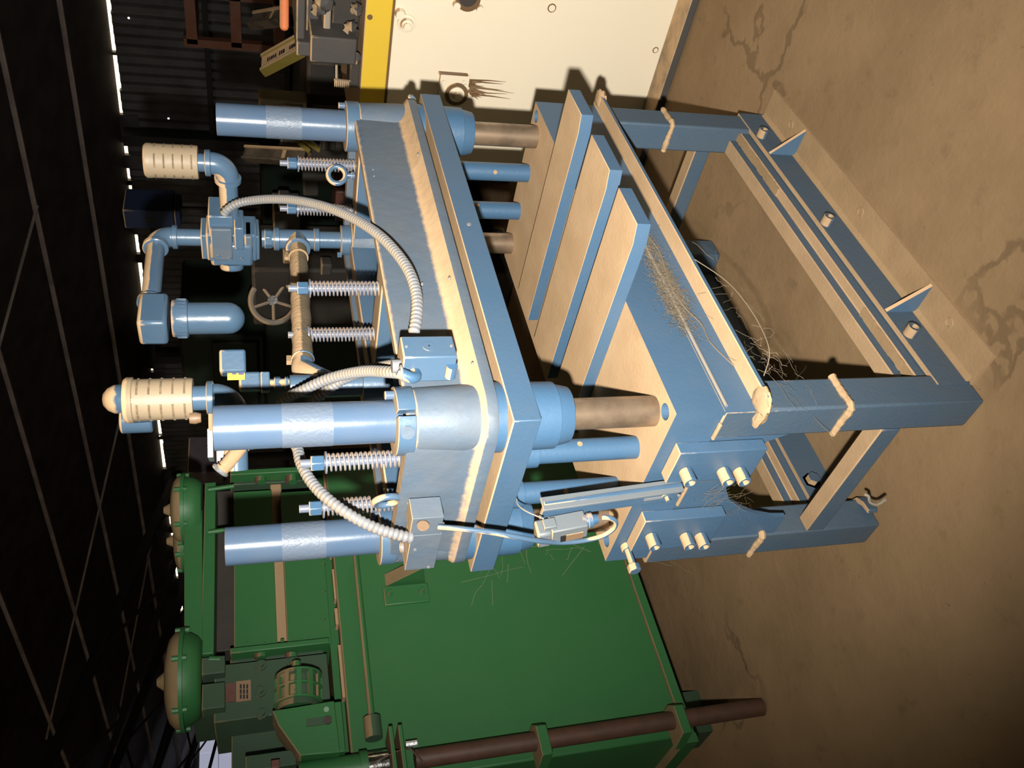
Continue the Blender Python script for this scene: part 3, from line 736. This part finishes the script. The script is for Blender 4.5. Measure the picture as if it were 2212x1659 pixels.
# small solenoid valve with purple and yellow label
s1 = dep(503, 784, 2.1); u1 = Z_
sv = MB().obox(s1, HX * .0285, Z_ * .0305, HF * .026).build('solenoid_valve', M['blue'], P, bevel=.006)
sv2 = dep(540, 825, 2.12); MB().obox(sv2, HX * .022, Z_ * .026, HF * .02).build('valve_stem', M['blue'], sv, bevel=.006)
MB().obox(dep(573, 826, 2.12), HX * .024, Z_ * .011, HF * .016).build('valve_hex', M['blue'], sv, bevel=.003)
MB().cyl(dep(580, 828, 2.12), dep(640, 826, 2.12), .011, n=16).build('valve_tube', M['blue'], sv)
MB().lathe(dep(592, 828, 2.12), -Z_, [(0, .017), (.016, .017)], 6).build('valve_hex', M['blue'], sv, bevel=.002)
MB().lathe(dep(615, 827, 2.12), -Z_, [(0, .016), (.01, .016)], 6).build('valve_hex', M['blue'], sv, bevel=.002)
lq = dep(510, 813, 2.085)
MB().obox(lq, HX * .009, Z_ * .02, HF * .001).build('valve_label', M['label_yellow'], sv)
MB().obox(dep(521, 806, 2.083), HX * .004, Z_ * .006, HF * .001).build('valve_label', M['purple'], sv)
MB().obox(dep(506, 807, 2.083), HX * .002, Z_ * .005, HF * .001).build('valve_label', M['purple'], sv)
# sheet box and sealed conduit end behind the near tube
c = dep(492, 950, 1.98)
pb = MB().obox(c, HX * .055, Z_ * .024, HF * .03).build('sensor_box', M['alu'], P, bevel=.002)
MB().obox(dep(456, 962, 1.95), HX * .032, Z_ * .0055, HF * .036).build('box_lid', M['alu'], pb)
MB().obox(dep(458, 915, 1.95), HX * .02, Z_ * .006, HF * .03).build('box_lid', M['dustblob'], pb)
cp = [dep(520, 966, 1.93), dep(505, 985, 1.92), dep(488, 1005, 1.92), dep(476, 1016, 1.92)]
ce = MB().tube(smooth_path(cp), .0155, 16).build('sealed_conduit', M['dustblob'], P)
dcc = (cp[3] - cp[0]).normalized()
for i in range(4): MB().torus(cp[0].lerp(cp[3], .55 + .14 * i), dcc, .0158, .0012, 20, 6).build('thread_ring', M['black'], ce)
MB().torus(cp[3], dcc, .016, .005, 20, 8).build('conduit_nut', M['alu'], ce)

# ================================================================== loose flat bars on the bed
def bar(x0, x1, label):
    y0, y1, z0, z1 = -.209, .47, .7885, .8215
    poly = [(x0 + .0, y1), (x0 + .0, y0 + .045), (x0 + .012, y0), (x1, y0), (x1, y1)]
    t = thing('flat_bar', label, 'bar', 'flat bars laid across the bed')
    b_ = MB().prism(poly, z0, z1, mpz).build('bar_body', B, t, bevel=.0012)
    return t
t1 = bar(.7965, .934, 'dusty blue flat bar across the bed, farthest right and highest of three')
t2 = bar(.553, .7165, 'dusty blue flat bar across the bed, between its two neighbours, with two small holes')
t3 = bar(.3475, .4945, 'dusty blue flat bar across the bed, nearest to the thick near column')
for px, py in ((1282, 337), (1302, 375)):
    c = at(px, py, 'z', .8222); MB().cyl(c - Z_ * .0008, c, .0042, n=14).build('drilled_hole', M['brownstain'], t2)

#BACKGROUND
# ================================================================== GREEN PRESS behind, left
G = 1.47
GR, GD = M['green'], M['green_dull']
g_ = thing('green_machine', 'large dark green power press with dusty ledges and domed brake chambers, behind the blue press', 'machine')
def gb(px0, px1, py0, py1, yf, th, name, mat=GR, parent=None, bevel=.003, out=False):
    a = at((px0 + px1) / 2, (py0), 'y', yf); b = at((px0 + px1) / 2, (py1), 'y', yf)
    pm = (py0 + py1) / 2
    z0 = at(px0, pm, 'y', yf).z; z1 = at(px1, pm, 'y', yf).z
    o = MB().box(a.x, b.x, yf, yf + th, z0, z1)
    return o if out else o.build(name, mat, parent or g_, bevel=bevel)
xl = at(1480, 1590, 'y', G).x; zb = at(1465, 1545, 'y', G).z; zt = at(728, 1300, 'y', G).z
body = MB().box(xl, 1.12, G, 2.55, zb, zt).build('machine_body', GR, g_, bevel=.006)
MB().box(xl - .012, 1.12, G - .014, 2.55, zb - .03, zb + .004).build('base_plate', GR, g_, bevel=.002)
for xx in (xl + .12, .85):
    for yy in (G + .35, 2.3): MB().box(xx, xx + .16, yy, yy + .16, 0, zb - .02).build('pedestal', GD, g_)
MB().box(xl + .0, 1.1, G + .06, 2.45, zt, zt + .03).build('bed_slab', GR, g_)
U = G + .05
# upper frame, rear plate
MB().box(at(480, 1545, 'y', U + .3).x, 1.06, U + .28, U + .5, zt, at(440, 1250, 'y', G).z + .05).build('rear_frame', GD, g_)
ram = gb(505, 593, 1060, 1400, U, .16, 'ram_panel'); gb(613, 703, 1060, 1396, U, .16, 'ram_panel', parent=ram)
gb(590, 616, 1045, 1402, U + .04, .12, 'ram_slot', M['dustlow'], ram)
for py in (1090, 1150, 1215, 1275, 1335, 1390):
    c = at(699, py, 'y', U); MB().cyl(c + Y_ * .01, c - Y_ * .006, .009, n=6).build('bolt', GR, ram)
for px in (530, 570, 610, 645, 655):
    c = at(px, 1385, 'y', U); MB().cyl(c + Y_ * .01, c - Y_ * .006, .007, n=6).build('bolt', GR, ram)
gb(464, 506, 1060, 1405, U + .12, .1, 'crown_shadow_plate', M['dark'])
random.seed(31)
for xa, xb in ((at(725, 1225, 'y', G).x, at(725, 1290, 'y', G).x), (at(725, 1310, 'y', G).x, at(725, 1345, 'y', G).x), (at(725, 1390, 'y', G).x, at(725, 1505, 'y', G).x), (at(725, 1012, 'y', G).x, at(725, 1190, 'y', G).x)):
    xs = [xa + (xb - xa) * i / 10 for i in range(11)]
    MB().prism([(x, G + .012) for x in xs] + [(x, G + .05 + random.uniform(-.006, .006)) for x in reversed(xs)], zt - .001, zt + .006 + random.uniform(0, .004), mpz).build('ledge_dust', M['dustlow'], g_)
# header beams
p = lambda px, py, yy: at(px, py, 'y', yy)
hd = [(p(398, 1128, U - .05)), (p(437, 1100, U - .05)), (p(437, 1398, U - .05)), (p(412, 1372, U - .05)), (p(398, 1350, U - .05))]
MB().prism([(q.x, q.z) for q in hd], U - .05, U + .02, mpy).build('header_beam', GR, g_, bevel=.003)
gb(438, 464, 1042, 1412, U - .04, .2, 'header_beam')
# side guides with stand-off tubes
for (ya, yb, yc, yd) in ((1010, 1020, 1042, 1060), (1400, 1412, 1422, 1432)):
    gl = gb(497, 712, ya if ya < 1200 else 1388, yb if ya < 1200 else 1400, U - .03, .05, 'guide_rail')
    gb(497, 700, yb, yc, U + .03, .05, 'guide_channel', GD, gl)
    for px in (565, 632):
        a = at(px, yb, 'y', U); b = at(px, yc, 'y', U); MB().cyl(a, b, .016, n=16).build('stand_off', GR, gl)
        MB().cyl(at(px - 9, yb, 'y', U), at(px - 9, yc, 'y', U), .011, n=12).build('stand_off_nut', M['redbrown'], gl)
# left dull housing with data plates
hs = gb(463, 712, 1424, 1545, U - .02, .25, 'gear_housing', GD)
gb(483, 508, 1476, 1516, U - .024, .004, 'data_plate', M['redbrown'], hs, 0)
gb(510, 542, 1470, 1514, U - .024, .004, 'data_plate', M['label_brown'], hs, 0)
for r_ in range(3):
    for q in range(3): gb(518 + r_ * 7, 522 + r_ * 7, 1478 + q * 11, 1487 + q * 11, U - .0255, .0014, 'print_mark', M['black'], hs, 0)
for px, py in ((564, 1438), (562, 1495), (566, 1543), (632, 1432)):
    c = at(px, py, 'y', U - .02); MB().lathe(c, -Y_, [(0, .018), (.008, .018), (.008, .010), (.02, .010)], 12).build('housing_bolt', GD, hs)
gb(436, 486, 1418, 1455, U - .06, .06, 'cap_bracket', GD); gb(436, 486, 1475, 1530, U - .06, .06, 'cap_bracket', GD)
# slotted flywheel clutch
c0 = at(645, 1462, 'y', U - .1); c1 = at(645, 1524, 'y', U - .1)
pu = MB().lathe(c0, c1 - c0, [(0, .068), (.012, .071), (.016, .060), (.11, .060), (.113, .068), ((c1 - c0).length, .064)], 28).build('clutch_drum', GD, g_)
L = (c1 - c0).length; dx = (c1 - c0).normalized()
for t in (.0, .46, .94):
    MB().lathe(c0 + dx * L * t, dx, [(0, .0715), (L * .07, .0715)], 28).build('drum_ring', GR, pu)
for i in range(12):
    a = 2 * PI * i / 12; e = Y_ * math.cos(a) + Z_ * math.sin(a)
    MB().obox((c0 + c1) / 2 + e * .067, dx * L * .48, e * .004, dx.cross(e) * .007).build('drum_rib', GR, pu)
MB().lathe(at(640, 1430, 'y', U - .1), dx, [(0, .014), (.04, .014), (.04, .028), (.09, .028)], 14).build('drum_shaft', GR, pu)
# lower-left cover panel
q = [p(588, 1535, U - .16), p(722, 1513, U - .16), p(735, 1625, U - .16), p(648, 1632, U - .16), p(602, 1568, U - .16)]
cv = MB().prism([(v.x, v.z) for v in q], U - .16, U - .06, mpy).build('cover_panel', GR, g_, bevel=.003)
a, b = at(662, 1562, 'y', U - .163), at(708, 1556, 'y', U - .163)
MB().bar(a, b, Z_ * 0 + (b - a).cross(Y_).normalized() * .011, Y_ * .002).build('slot', GD, cv)
MB().cyl(b + Y_ * .004, b - Y_ * .006, .012, n=14).build('slot_bolt', M['dark'], cv)
gb(722, 742, 1515, 1625, U - .13, .14, 'side_ledge', M['green'])
MB().cyl(at(705, 1532, 'y', U - .16), at(705, 1532, 'y', U - .17), .008, n=10).build('screw', GR, cv)
gb(500, 640, 1575, 1659, U + .1, .3, 'motor_block', GD); gb(530, 640, 1625, 1659, U - .1, .2, 'air_tank', GD)
gb(585, 605, 1640, 1659, U - .16, .05, 'red_valve', M['redbrown'])
# domes
def dome(py, yy, sc_, top):
    c = at(418, py, 'y', yy); z0 = at(437, py, 'y', yy).z; z1 = at(402, py, 'y', yy).z; z2 = at(top, py, 'y', yy).z
    d_ = MB().lathe((c.x, c.y, 0), Z_, [(z0, .105 * sc_), (z0 + .01, .118 * sc_), (z0 + .03, .130 * sc_), (z1, .134 * sc_)], 36).build('brake_chamber', GR, g_)
    MB().lathe((c.x, c.y, 0), Z_, [(z1, .150 * sc_), (z1 + .012, .150 * sc_)], 36).build('chamber_flange', GR, d_)
    h = z2 - z1 - .012
    MB().lathe((c.x, c.y, 0), Z_, [(z1 + .012, .140 * sc_), (z1 + .012 + h * .35, .137 * sc_), (z1 + .012 + h * .7, .120 * sc_), (z1 + .012 + h * .92, .085 * sc_), (z2, .03 * sc_), (z2 + .025, .012), (z2 + .026, .002)], 36).build('chamber_cap', M['green_dust'], d_)
    for i in range(6):
        a = 2 * PI * i / 6 + .5; e = Vec((math.cos(a), math.sin(a), 0)) * .14 * sc_
        MB().cyl(Vec((c.x, c.y, z1 - .012)) + e, Vec((c.x, c.y, z1 + .03)) + e, .009, n=8).build('flange_bolt', GR, d_)
dome(1098, U - .02, .86, 370); dome(1165, U + .14, .78, 376); dome(1465, U - .02, 1.06, 358)
for py in (1058, 1150): MB().cyl(at(450, py, 'y', U - .05), at(505, py - 8, 'y', U - .05), .009, n=10).build('tie_rod', GR, g_)
MB().cyl(at(452, 1425, 'y', U - .05), at(476, 1425, 'y', U - .05), .012, n=10).build('tie_rod', GR, g_)
# cross tube with socket end
a, b = at(768, 1200, 'y', G - .035), at(803, 1552, 'y', G - .035)
tb = MB().cyl(a, b, .0105, n=16).build('cross_tube', GR, g_)
b.z = a.z = (a.z + b.z) / 2
MB().cyl(at(803, 1550, 'y', G - .04), at(808, 1596, 'y', G - .04), .027, n=20).build('tube_socket', GD, g_)
# bolted bracket
br = gb(829, 927, 1262, 1303, G - .012, .012, 'bracket_plate')
MB().prism([(G, p(829, 1240, G).z), (G - .10, p(905, 1240, G).z), (G, p(915, 1240, G).z)], p(880, 1262, G).x, p(880, 1236, G).x, mpx).build('bracket_wedge', GR, br, bevel=.002)
for px, py in ((842, 1281), (912, 1276)):
    c = at(px, py, 'y', G - .012); MB().lathe(c, -Y_, [(0, .014), (.004, .014), (.004, .009), (.012, .009)], 10).build('bracket_bolt', GR, br)
# vertical rod with guide blocks
rx, ry = at(1455, 1537, 'y', G - .055).x, G - .055
zz = lambda px: at(px, 1560, 'y', ry).z
rod = MB().cyl((rx - .028, ry, zz(885)), (rx - .028, ry, .01), .0285, n=24).build('guide_rod', M['rust'], g_)
rxx = rx - .028
for px in (1150, 1457):
    z1 = zz(px)
    bl = MB().prism([(rxx + .05, G), (rxx + .05, G - .06), (rxx + .03, G - .1), (rxx - .06, G - .1), (rxx - .075, G)], z1 - .028, z1 + .006, mpz).build('guide_block', GR, g_, bevel=.002)
MB().lathe((rxx, ry, 0), Z_, [(zz(770), .040), (zz(640), .040)][::-1], 26).build('ram_cylinder', GR, g_)
MB().lathe((rxx, ry, 0), Z_, [(zz(828), .041), (zz(785), .041)], 26).build('chrome_sleeve', M['chrome'], g_)
MB().lathe((rxx, ry, 0), Z_, [(zz(784), .047), (zz(768), .047)], 26).build('cylinder_flange', GR, g_)
for px in (836, 856): MB().box(rxx - .07, rxx + .085, G - .12, G, zz(px) - .006, zz(px) + .006).build('end_plate', GR, g_, bevel=.002)
MB().lathe((rxx + .04, ry - .02, 0), Z_, [(zz(892), .010), (zz(868), .010)], 8).build('stud', M['alu'], g_)
MB().tube(smooth_path([at(800, 1652, 'y', ry - .05), at(822, 1640, 'y', ry - .06), at(860, 1622, 'y', ry - .06), at(885, 1618, 'y', ry - .05), at(900, 1632, 'y', ry - .05), at(912, 1645, 'y', ry - .05)]), .0025, 6).build('wire', M['rust'], g_)
MB().box(xl - .03, xl, G - .02, 2.4, zb - .03, zb + .02).build('side_lip', GR, g_)

# ================================================================== CREAM MACHINE, right
XP = 2.04
c_ = thing('cream_machine', 'cream painted machine side with yellow top band and oily bearing, behind on the right', 'machine')
def wb(px0, px1, py0, py1, xf, th, name, mat, parent=None, bevel=.002):
    pm, qm = (px0 + px1) / 2, (py0 + py1) / 2
    ya = at(pm, py0, 'x', xf).y; yb = at(pm, py1, 'x', xf).y; z0 = at(px0, qm, 'x', xf).z; z1 = at(px1, qm, 'x', xf).z
    return MB().box(xf, xf + th, ya, yb, z0, z1).build(name, mat, parent or c_, bevel=bevel)
MB().box(XP, XP + .7, -.9, .72, .03, 1.105).build('side_panel', M['cream'], c_, bevel=.004)
MB().box(XP - .012, XP + .7, -.9, .70, 1.112, 1.207).build('top_band', M['yellow'], c_, bevel=.003)
MB().box(XP - .004, XP + .7, -.9, .71, 1.103, 1.114).build('band_seam', M['brownstain'], c_)
MB().box(XP - .105, XP + .75, -1.1, .8, 0, .032).build('machine_plinth', M['grey_iron'], c_, bevel=.003)
def ringy(px, py, r, h, mat, name, prof=None, par=None):
    c = at(px, py, 'x', XP); return MB().lathe(c + X_ * .002, -X_, prof or [(0, r), (h, r)], 24).build(name, mat, par or c_)
ringy(1192, 17, .0165, .004, M['brownstain'], 'plug_ring'); ringy(1192, 17, .0125, .006, M['cream'], 'plug_cap')
ringy(1416, 108, .0125, .003, M['brownstain'], 'plug_ring'); ringy(1416, 108, .009, .005, M['cream'], 'plug_cap')
ringy(878, 50, .034, .02, M['cream'], 'pipe_fitting', [(0, .034), (.008, .034), (.01, .024), (.026, .022), (.028, .014), (.034, .013)])
ringy(864, 28, .02, .02, M['cream'], 'pipe_fitting', [(0, .02), (.022, .016)])
wbk = wb(948, 1012, 162, 215, XP - .016, .018, 'bearing_housing', M['cream'])
wb(948, 1012, 160, 164, XP - .016, .018, 'oil_edge', M['brownstain'], wbk)
ringy(984, 198, .04, .03, M['brownstain'], 'bearing_ring', [(0, .046), (.026, .046), (.026, .034), (.02, .034)], wbk)
ringy(984, 198, .03, .03, M['cream'], 'bearing_cap', [(0, .031), (.027, .031), (.03, .016), (.038, .014), (.04, .008)], wbk)
for px, py in ((958, 172), (1002, 172), (1004, 181)): ringy(px, py, .008, .022, M['cream'], 'bolt_head', None, wbk)
fg = ringy(1010, -6, .045, .02, M['brownstain'], 'oil_flange'); ringy(985, 8, .013, .026, M['cream'], 'bolt_head', None, fg); ringy(1035, 16, .013, .026, M['cream'], 'bolt_head', None, fg); ringy(1008, -14, .034, .034, M['dark'], 'oil_hub', None, fg)
for px, py in ((923, 63), (974, 70), (918, 93), (969, 99), (1210, 53), (1280, 96), (1347, 87), (1193, 120), (1415, 143), (1331, 36)): ringy(px, py, .0035, .001, M['black'], 'drilled_hole')
random.seed(11)
for i in range(26):   # oil runs below the bearing
    y0 = 172 + random.uniform(0, 36); x0 = random.uniform(1008, 1020); x1 = x0 + random.choice((20, 35, 60, 110)) * random.uniform(.6, 1.2)
    a, b = at(x0, y0, 'x', XP - .0006), at(x1, y0 + random.uniform(-2, 8) + (x1 - x0) * .07, 'x', XP - .0006)
    MB().tube([a, a.lerp(b, .5) + Y_ * random.uniform(-.004, .004), b], .004, 6, rf=lambda k: (.004, .0028, .0006)[k]).build('oil_run', M['brownstain'] if i % 3 else M['label_brown'], wbk)
c = at(799, 37, 'x', XP - .012); MB().cyl(c + X_ * .002, c - X_ * .001, .010, n=18).build('band_hole', M['brownstain'], c_)
# grimy machine head above the yellow band
def ib(px0, px1, py0, py1, xf, th, name='head_block', mat=None): return wb(px0, px1, py0, py1, xf, th, name, mat or M['grey_iron'], None, .006)
ib(640, 660, -60, 95, XP + .05, .3, 'head_column'); ib(662, 690, -60, 85, XP + .12, .25, 'head_column')
ib(700, 716, -60, 90, XP + .05, .2, 'head_column', M['white_dull']); ib(718, 778, -60, 110, XP + .1, .3, 'head_casting', M['dark'])
ib(640, 676, 92, 122, XP + .02, .2, 'head_foot'); ib(670, 770, 82, 138, XP - .02, .25, 'clamp_arm'); ib(755, 778, 132, 190, XP + .03, .1, 'spring_mount', M['dark'])
MB().coil(at(722, 178, 'x', XP + .02), at(755, 182, 'x', XP + .02), .0135, .003, 8).build('coil_spring', M['white_dull'], c_)
MB().cyl(at(727, 140, 'x', XP + .03), at(727, 178, 'x', XP + .03), .005, n=10).build('spring_hook', M['white_dull'], c_)
random.seed(21)
for px, py, s_ in ((690, 18, .03), (700, 5, .04), (745, 92, .022), (765, 125, .028), (758, 60, .03), (770, 20, .025), (690, 95, .02)):
    c = at(px, py, 'x', XP + .02); o = MB(); R = []
    for i in range(1, 8):
        t = PI * i / 8; R.append([c + Vec((math.sin(t) * math.cos(2 * PI * j / 10), math.sin(t) * math.sin(2 * PI * j / 10), -math.cos(t))) * s_ * random.uniform(.6, 1.1) for j in range(10)])
    o.rings(R).build('grease_clump', M['grey_iron'] if s_ > .024 else M['white_dull'], c_)

# ================================================================== things far behind
def shp(label, cat, name, group=None): return thing(name, label, cat, group)
def db(t, px0, px1, py0, py1, depth, th, name, mat, bevel=.004):
    # axis-aligned box whose camera-side edge stands at the given distance
    c = dep((px0 + px1) / 2, (py0 + py1) / 2, depth); h = (px1 - px0) / F * depth / 2 / .96; wd = (py1 - py0) / F * depth / 2 / 1.41 * 1.0
    return MB().box(c.x, c.x + max(th, wd * 2) if th > wd * 4 else c.x + wd * 2, c.y - wd, c.y + wd, c.z - h, c.z + h).build(name, mat, t, bevel=bevel)
t = shp('horizontal orange rubber-covered bar with rounded end, above the cream machine', 'bar', 'padded_bar')
a, b = dep(614, 58, 3.0), dep(614, -60, 3.0); d = (b - a).normalized()
MB().lathe(a, d, [(-.012, .006), (-.008, .012), (0, .0155), (.3, .0165)], 18).build('padded_sleeve', M['orange_bright'], t)
def yarm(label, p0, p1, dist, half, written):
    t = shp(label, 'beam', 'lifting_beam', None)
    a, b = dep(*p0, dist), dep(*p1, dist * 1.08); d = (b - a).normalized(); n = d.cross(RF).normalized()
    MB().bar(a, b, n * half, RF * .03).build('beam_web', M['yellow_dull'] if written else M['dark'], t, bevel=.004)
    MB().bar(a - n * half, b - n * half, n * .006, RF * .05).build('beam_flange', M['yellow_dull'], t); MB().bar(a + n * half, b + n * half, n * .006, RF * .05).build('beam_flange', M['yellow_dull'] if written else M['dark'], t)
    if written:
        for i in range(15):
            if i in (4, 5, 9): continue
            q = a.lerp(b, .12 + .05 * i) - RF * .0325
            MB().obox(q, d * .010 * random.uniform(.6, 1), n * half * random.uniform(.18, .3), RF * .0012).build('worn_letter', M['black'], t)
    else:
        q = a.lerp(b, .32) - RF * .031; MB().obox(q, d * .016, n * half, RF * .002).build('yellow_stripe', M['yellow_dull'], t)
    return t
yarm('dull yellow beam with worn dark lettering beside the grimy machine head', (655, 95), (568, 142), 4.0, .035, True)
yarm('dark beam with one yellow stripe, behind the orange padded bar', (612, 35), (545, 45), 4.6, .035, False)
yarm('dark beam with one yellow stripe, between silencer and spring rod', (660, 340), (530, 332), 4.3, .03, False)
t = shp('dull orange storage rack against the dark right-hand wall', 'rack', 'storage_rack')
q0 = dep(520, 30, 8.5)
for zz_ in (-.42, 0, .42): MB().box(q0.x, q0.x + .6, q0.y - 1.2, q0.y + .35, q0.z + zz_, q0.z + zz_ + .1).build('shelf_beam', M['orange'], t)
for yy_ in (-1.2, -.2, .3): MB().box(q0.x, q0.x + .08, q0.y + yy_, q0.y + yy_ + .08, 0, q0.z + .55).build('upright', M['orange'], t)
for yy_ in (-.8, -.4): MB().box(q0.x + .1, q0.x + .5, q0.y + yy_, q0.y + yy_ + .3, q0.z + .1, q0.z + .36).build('stored_crate', M['dark'], t)
t = shp('off-white chipped electrical cabinet behind the right-hand press tube', 'cabinet', 'electrical_cabinet')
q0 = dep(605, 232, 4.2)
MB().box(q0.x, q0.x + .1, q0.y - .04, q0.y + .04, q0.z - .13, q0.z + .10).build('cabinet_body', M['white_dull'], t, bevel=.01)
MB().box(q0.x - .01, q0.x, q0.y - .02, q0.y + .08, q0.z - .10, q0.z - .01).build('cabinet_door', M['white_dull'], t, bevel=.004)
MB().box(q0.x - .012, q0.x + .0, q0.y - .01, q0.y + .06, q0.z - .01, q0.z + .005).build('chipped_edge', M['brownstain'], t)
MB().box(q0.x + .05, q0.x + .15, q0.y - .0, q0.y + .08, 0, q0.z - .11).build('cabinet_post', M['dark'], t)
t = shp('dark navy sheet-metal enclosure high up beyond the silencer', 'enclosure', 'metal_enclosure')
q0 = dep(322, 475, 7.0)
MB().box(q0.x, q0.x + .3, q0.y - .09, q0.y + .09, q0.z - .19, q0.z + .19).build('enclosure_body', M['navy'], t, bevel=.01)
MB().box(q0.x + .02, q0.x + .28, q0.y - .07, q0.y + .08, q0.z - .24, q0.z - .19).build('enclosure_neck', M['navy'], t, bevel=.01)
MB().box(q0.x - .003, q0.x, q0.y - .02, q0.y + .02, q0.z - .02, q0.z + .03).build('emblem_plate', M['black'], t)
MB().cyl((q0.x + .15, q0.y, 0), (q0.x + .15, q0.y, q0.z - .2), .03).build('enclosure_post', M['dark'], t)
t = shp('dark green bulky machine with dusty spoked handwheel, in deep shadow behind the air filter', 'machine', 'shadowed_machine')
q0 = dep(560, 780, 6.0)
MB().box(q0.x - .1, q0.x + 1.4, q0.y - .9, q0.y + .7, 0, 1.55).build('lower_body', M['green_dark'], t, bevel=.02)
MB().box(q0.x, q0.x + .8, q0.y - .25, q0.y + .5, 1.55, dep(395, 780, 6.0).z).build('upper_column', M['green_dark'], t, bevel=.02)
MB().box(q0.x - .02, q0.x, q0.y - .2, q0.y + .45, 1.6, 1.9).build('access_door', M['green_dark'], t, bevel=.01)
q0 = dep(590, 650, 5.2)
MB().torus(q0, Vec((-.65, -.7, .1)), .13, .018).build('wheel_rim', M['white_dull'], t)
for i in range(5):
    u_, v_, d_ = frame(Vec((-.65, -.7, .1))); a = 2 * PI * i / 5
    MB().cyl(q0, q0 + (u_ * math.cos(a) + v_ * math.sin(a)) * .13, .010, n=8).build('spoke', M['white_dull'], t)
MB().cyl(q0 - d_ * .02, q0 + d_ * .03, .03, n=14).build('hub', M['chrome'], t)
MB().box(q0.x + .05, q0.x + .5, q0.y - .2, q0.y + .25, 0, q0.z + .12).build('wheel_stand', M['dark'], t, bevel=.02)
t = shp('dull purple-grey metal box on the far side of the green press crown', 'box', 'metal_box')
q0 = dep(445, 1032, 5.6)
MB().box(q0.x, q0.x + .3, q0.y - .06, q0.y + .08, q0.z - .11, q0.z + .11).build('box_body', M['maroon'], t, bevel=.008)
MB().box(q0.x + .02, q0.x + .28, q0.y - .03, q0.y + .06, q0.z - .14, q0.z - .11).build('box_foot', M['maroon'], t)
MB().cyl((q0.x + .15, q0.y, 0), (q0.x + .15, q0.y, q0.z - .13), .03).build('box_post', M['dark'], t)
random.seed(9)
t = shp('pile of dark brown machine parts in shadow behind the right-hand springs', 'machinery', 'machine_parts')
for i in range(26):
    px, py = random.uniform(600, 800), random.uniform(240, 600)
    q = dep(px, py, random.uniform(4.75, 5.3)); s_ = random.uniform(.03, .11)
    if i % 3: MB().box(q.x, q.x + s_ * 2, q.y - s_, q.y + s_, q.z - s_, q.z + s_ * .6).build('machine_block', random.choice((M['dark'], M['label_brown'], M['grey_iron'], M['redbrown'])), t, bevel=.01)
    else: MB().cyl(q - Z_ * s_, q + Z_ * s_, s_ * .5, n=14).build('machine_spindle', random.choice((M['dark'], M['grey_iron'], M['white_dull'])), t)
q = dep(700, 400, 5.0)
MB().box(q.x + .3, q.x + 1.0, q.y - .6, q.y + .15, 0, 1.3).build('machine_bed', M['dark'], t, bevel=.02)
for k_, (pa, pb) in enumerate((((655, 300), (690, 325)), ((640, 303), (668, 326)))):
    a, b = dep(*pa, 4.0), dep(*pb, 4.1); MB().bar(a, b, (b - a).cross(RF).normalized() * .010, RF * .01).build('guard_strip', M['yellow_dull'], t)
# small lights seen through holes in the far wall
for px, py in ((278, 39), (304, 286), (364, 256), (570, 413), (345, 942)):
    c = at(px, py, 'x', XW - .13); MB().cyl(c, c + X_ * .004, .016, n=8).build('nail_hole', M['pane'], wr)

# ================================================================== cobwebs
def webs(label, pts, n, spread, lens, where, thick=.0006):
    o = MB()
    for i in range(n):
        a = Vec(random.choice(pts)); p_ = a + Vec([random.gauss(0, s_) for s_ in spread])
        L = []; dd_ = Vec([random.gauss(0, s_) for s_ in lens])
        for j in range(5):
            L.append(p_ + dd_ * j / 4 + Vec([random.gauss(0, .0025) for _ in range(3)]) * (j % 2))
        o.tube(L, thick * random.uniform(.6, 1.5), 3)
    t_ = o.build('cobweb', M['web'], None, kind='stuff', smooth=False); tag(t_, label, 'cobweb')
random.seed(2)
line = [at(1395, 520, 'y', -.008), at(1420, 570, 'y', -.008), at(1440, 610, 'y', -.008), at(1455, 650, 'y', -.008), at(1470, 680, 'y', -.008), at(1450, 630, 'y', -.008)]
webs('matted dusty cobweb on the front face of the blue press bed', line, 800, (.03, .002, .013), (.022, .002, .011), 0, .00028)
webs('fine dusty web fluff spread over the front face of the blue press bed', line, 1200, (.045, .002, .017), (.012, .002, .008), 0, .00022)
l2 = [at(1560, 600, 'y', -.03), at(1610, 700, 'y', -.03), at(1640, 760, 'y', -.03), at(1660, 800, 'y', -.02), at(1680, 812, 'y', 0), at(1720, 815, 'y', 0)]
webs('loose cobweb strands hanging under the front flange by the near leg', l2, 60, (.05, .01, .02), (.045, .008, .03), 0, .0003)
o = MB()
o.tube(smooth_path([at(1500, 560, 'y', -.05), at(1560, 600, 'y', -.06), at(1600, 640, 'y', -.07), at(1640, 700, 'y', -.07), at(1662, 760, 'y', -.06), at(1650, 812, 'y', -.02)]), .0012, 5)
o.tube(smooth_path([at(1396, 505, 'y', -.01), at(1425, 545, 'y', -.012), at(1450, 620, 'y', -.012), at(1480, 665, 'y', -.012), at(1515, 700, 'y', -.012), at(1535, 740, 'y', -.008), at(1585, 790, 'y', -.004)]), .0014, 5)
tag(o.build('cobweb', M['web'], kind='stuff', smooth=False), 'two long thick cobweb threads sagging along the front flange', 'cobweb')
l3 = [at(1575, 1050, 'x', -.006), at(1560, 1060, 'x', -.006), at(1600, 1090, 'x', -.006), at(1540, 1090, 'x', -.006)]
webs('thin cobweb across the arched side apron under the bolted plates', l3, 50, (.004, .03, .03), (.006, .04, .04), 0, .00025)
l4 = [at(1150, 1190, 'y', .56), at(1260, 1180, 'y', .56), at(1080, 1225, 'y', .56), at(1440, 1205, 'y', .57)]
webs('faint cobweb strands between the left platen corners in front of the green panel', l4, 26, (.03, .02, .03), (.05, .03, .06), 0, .0002)
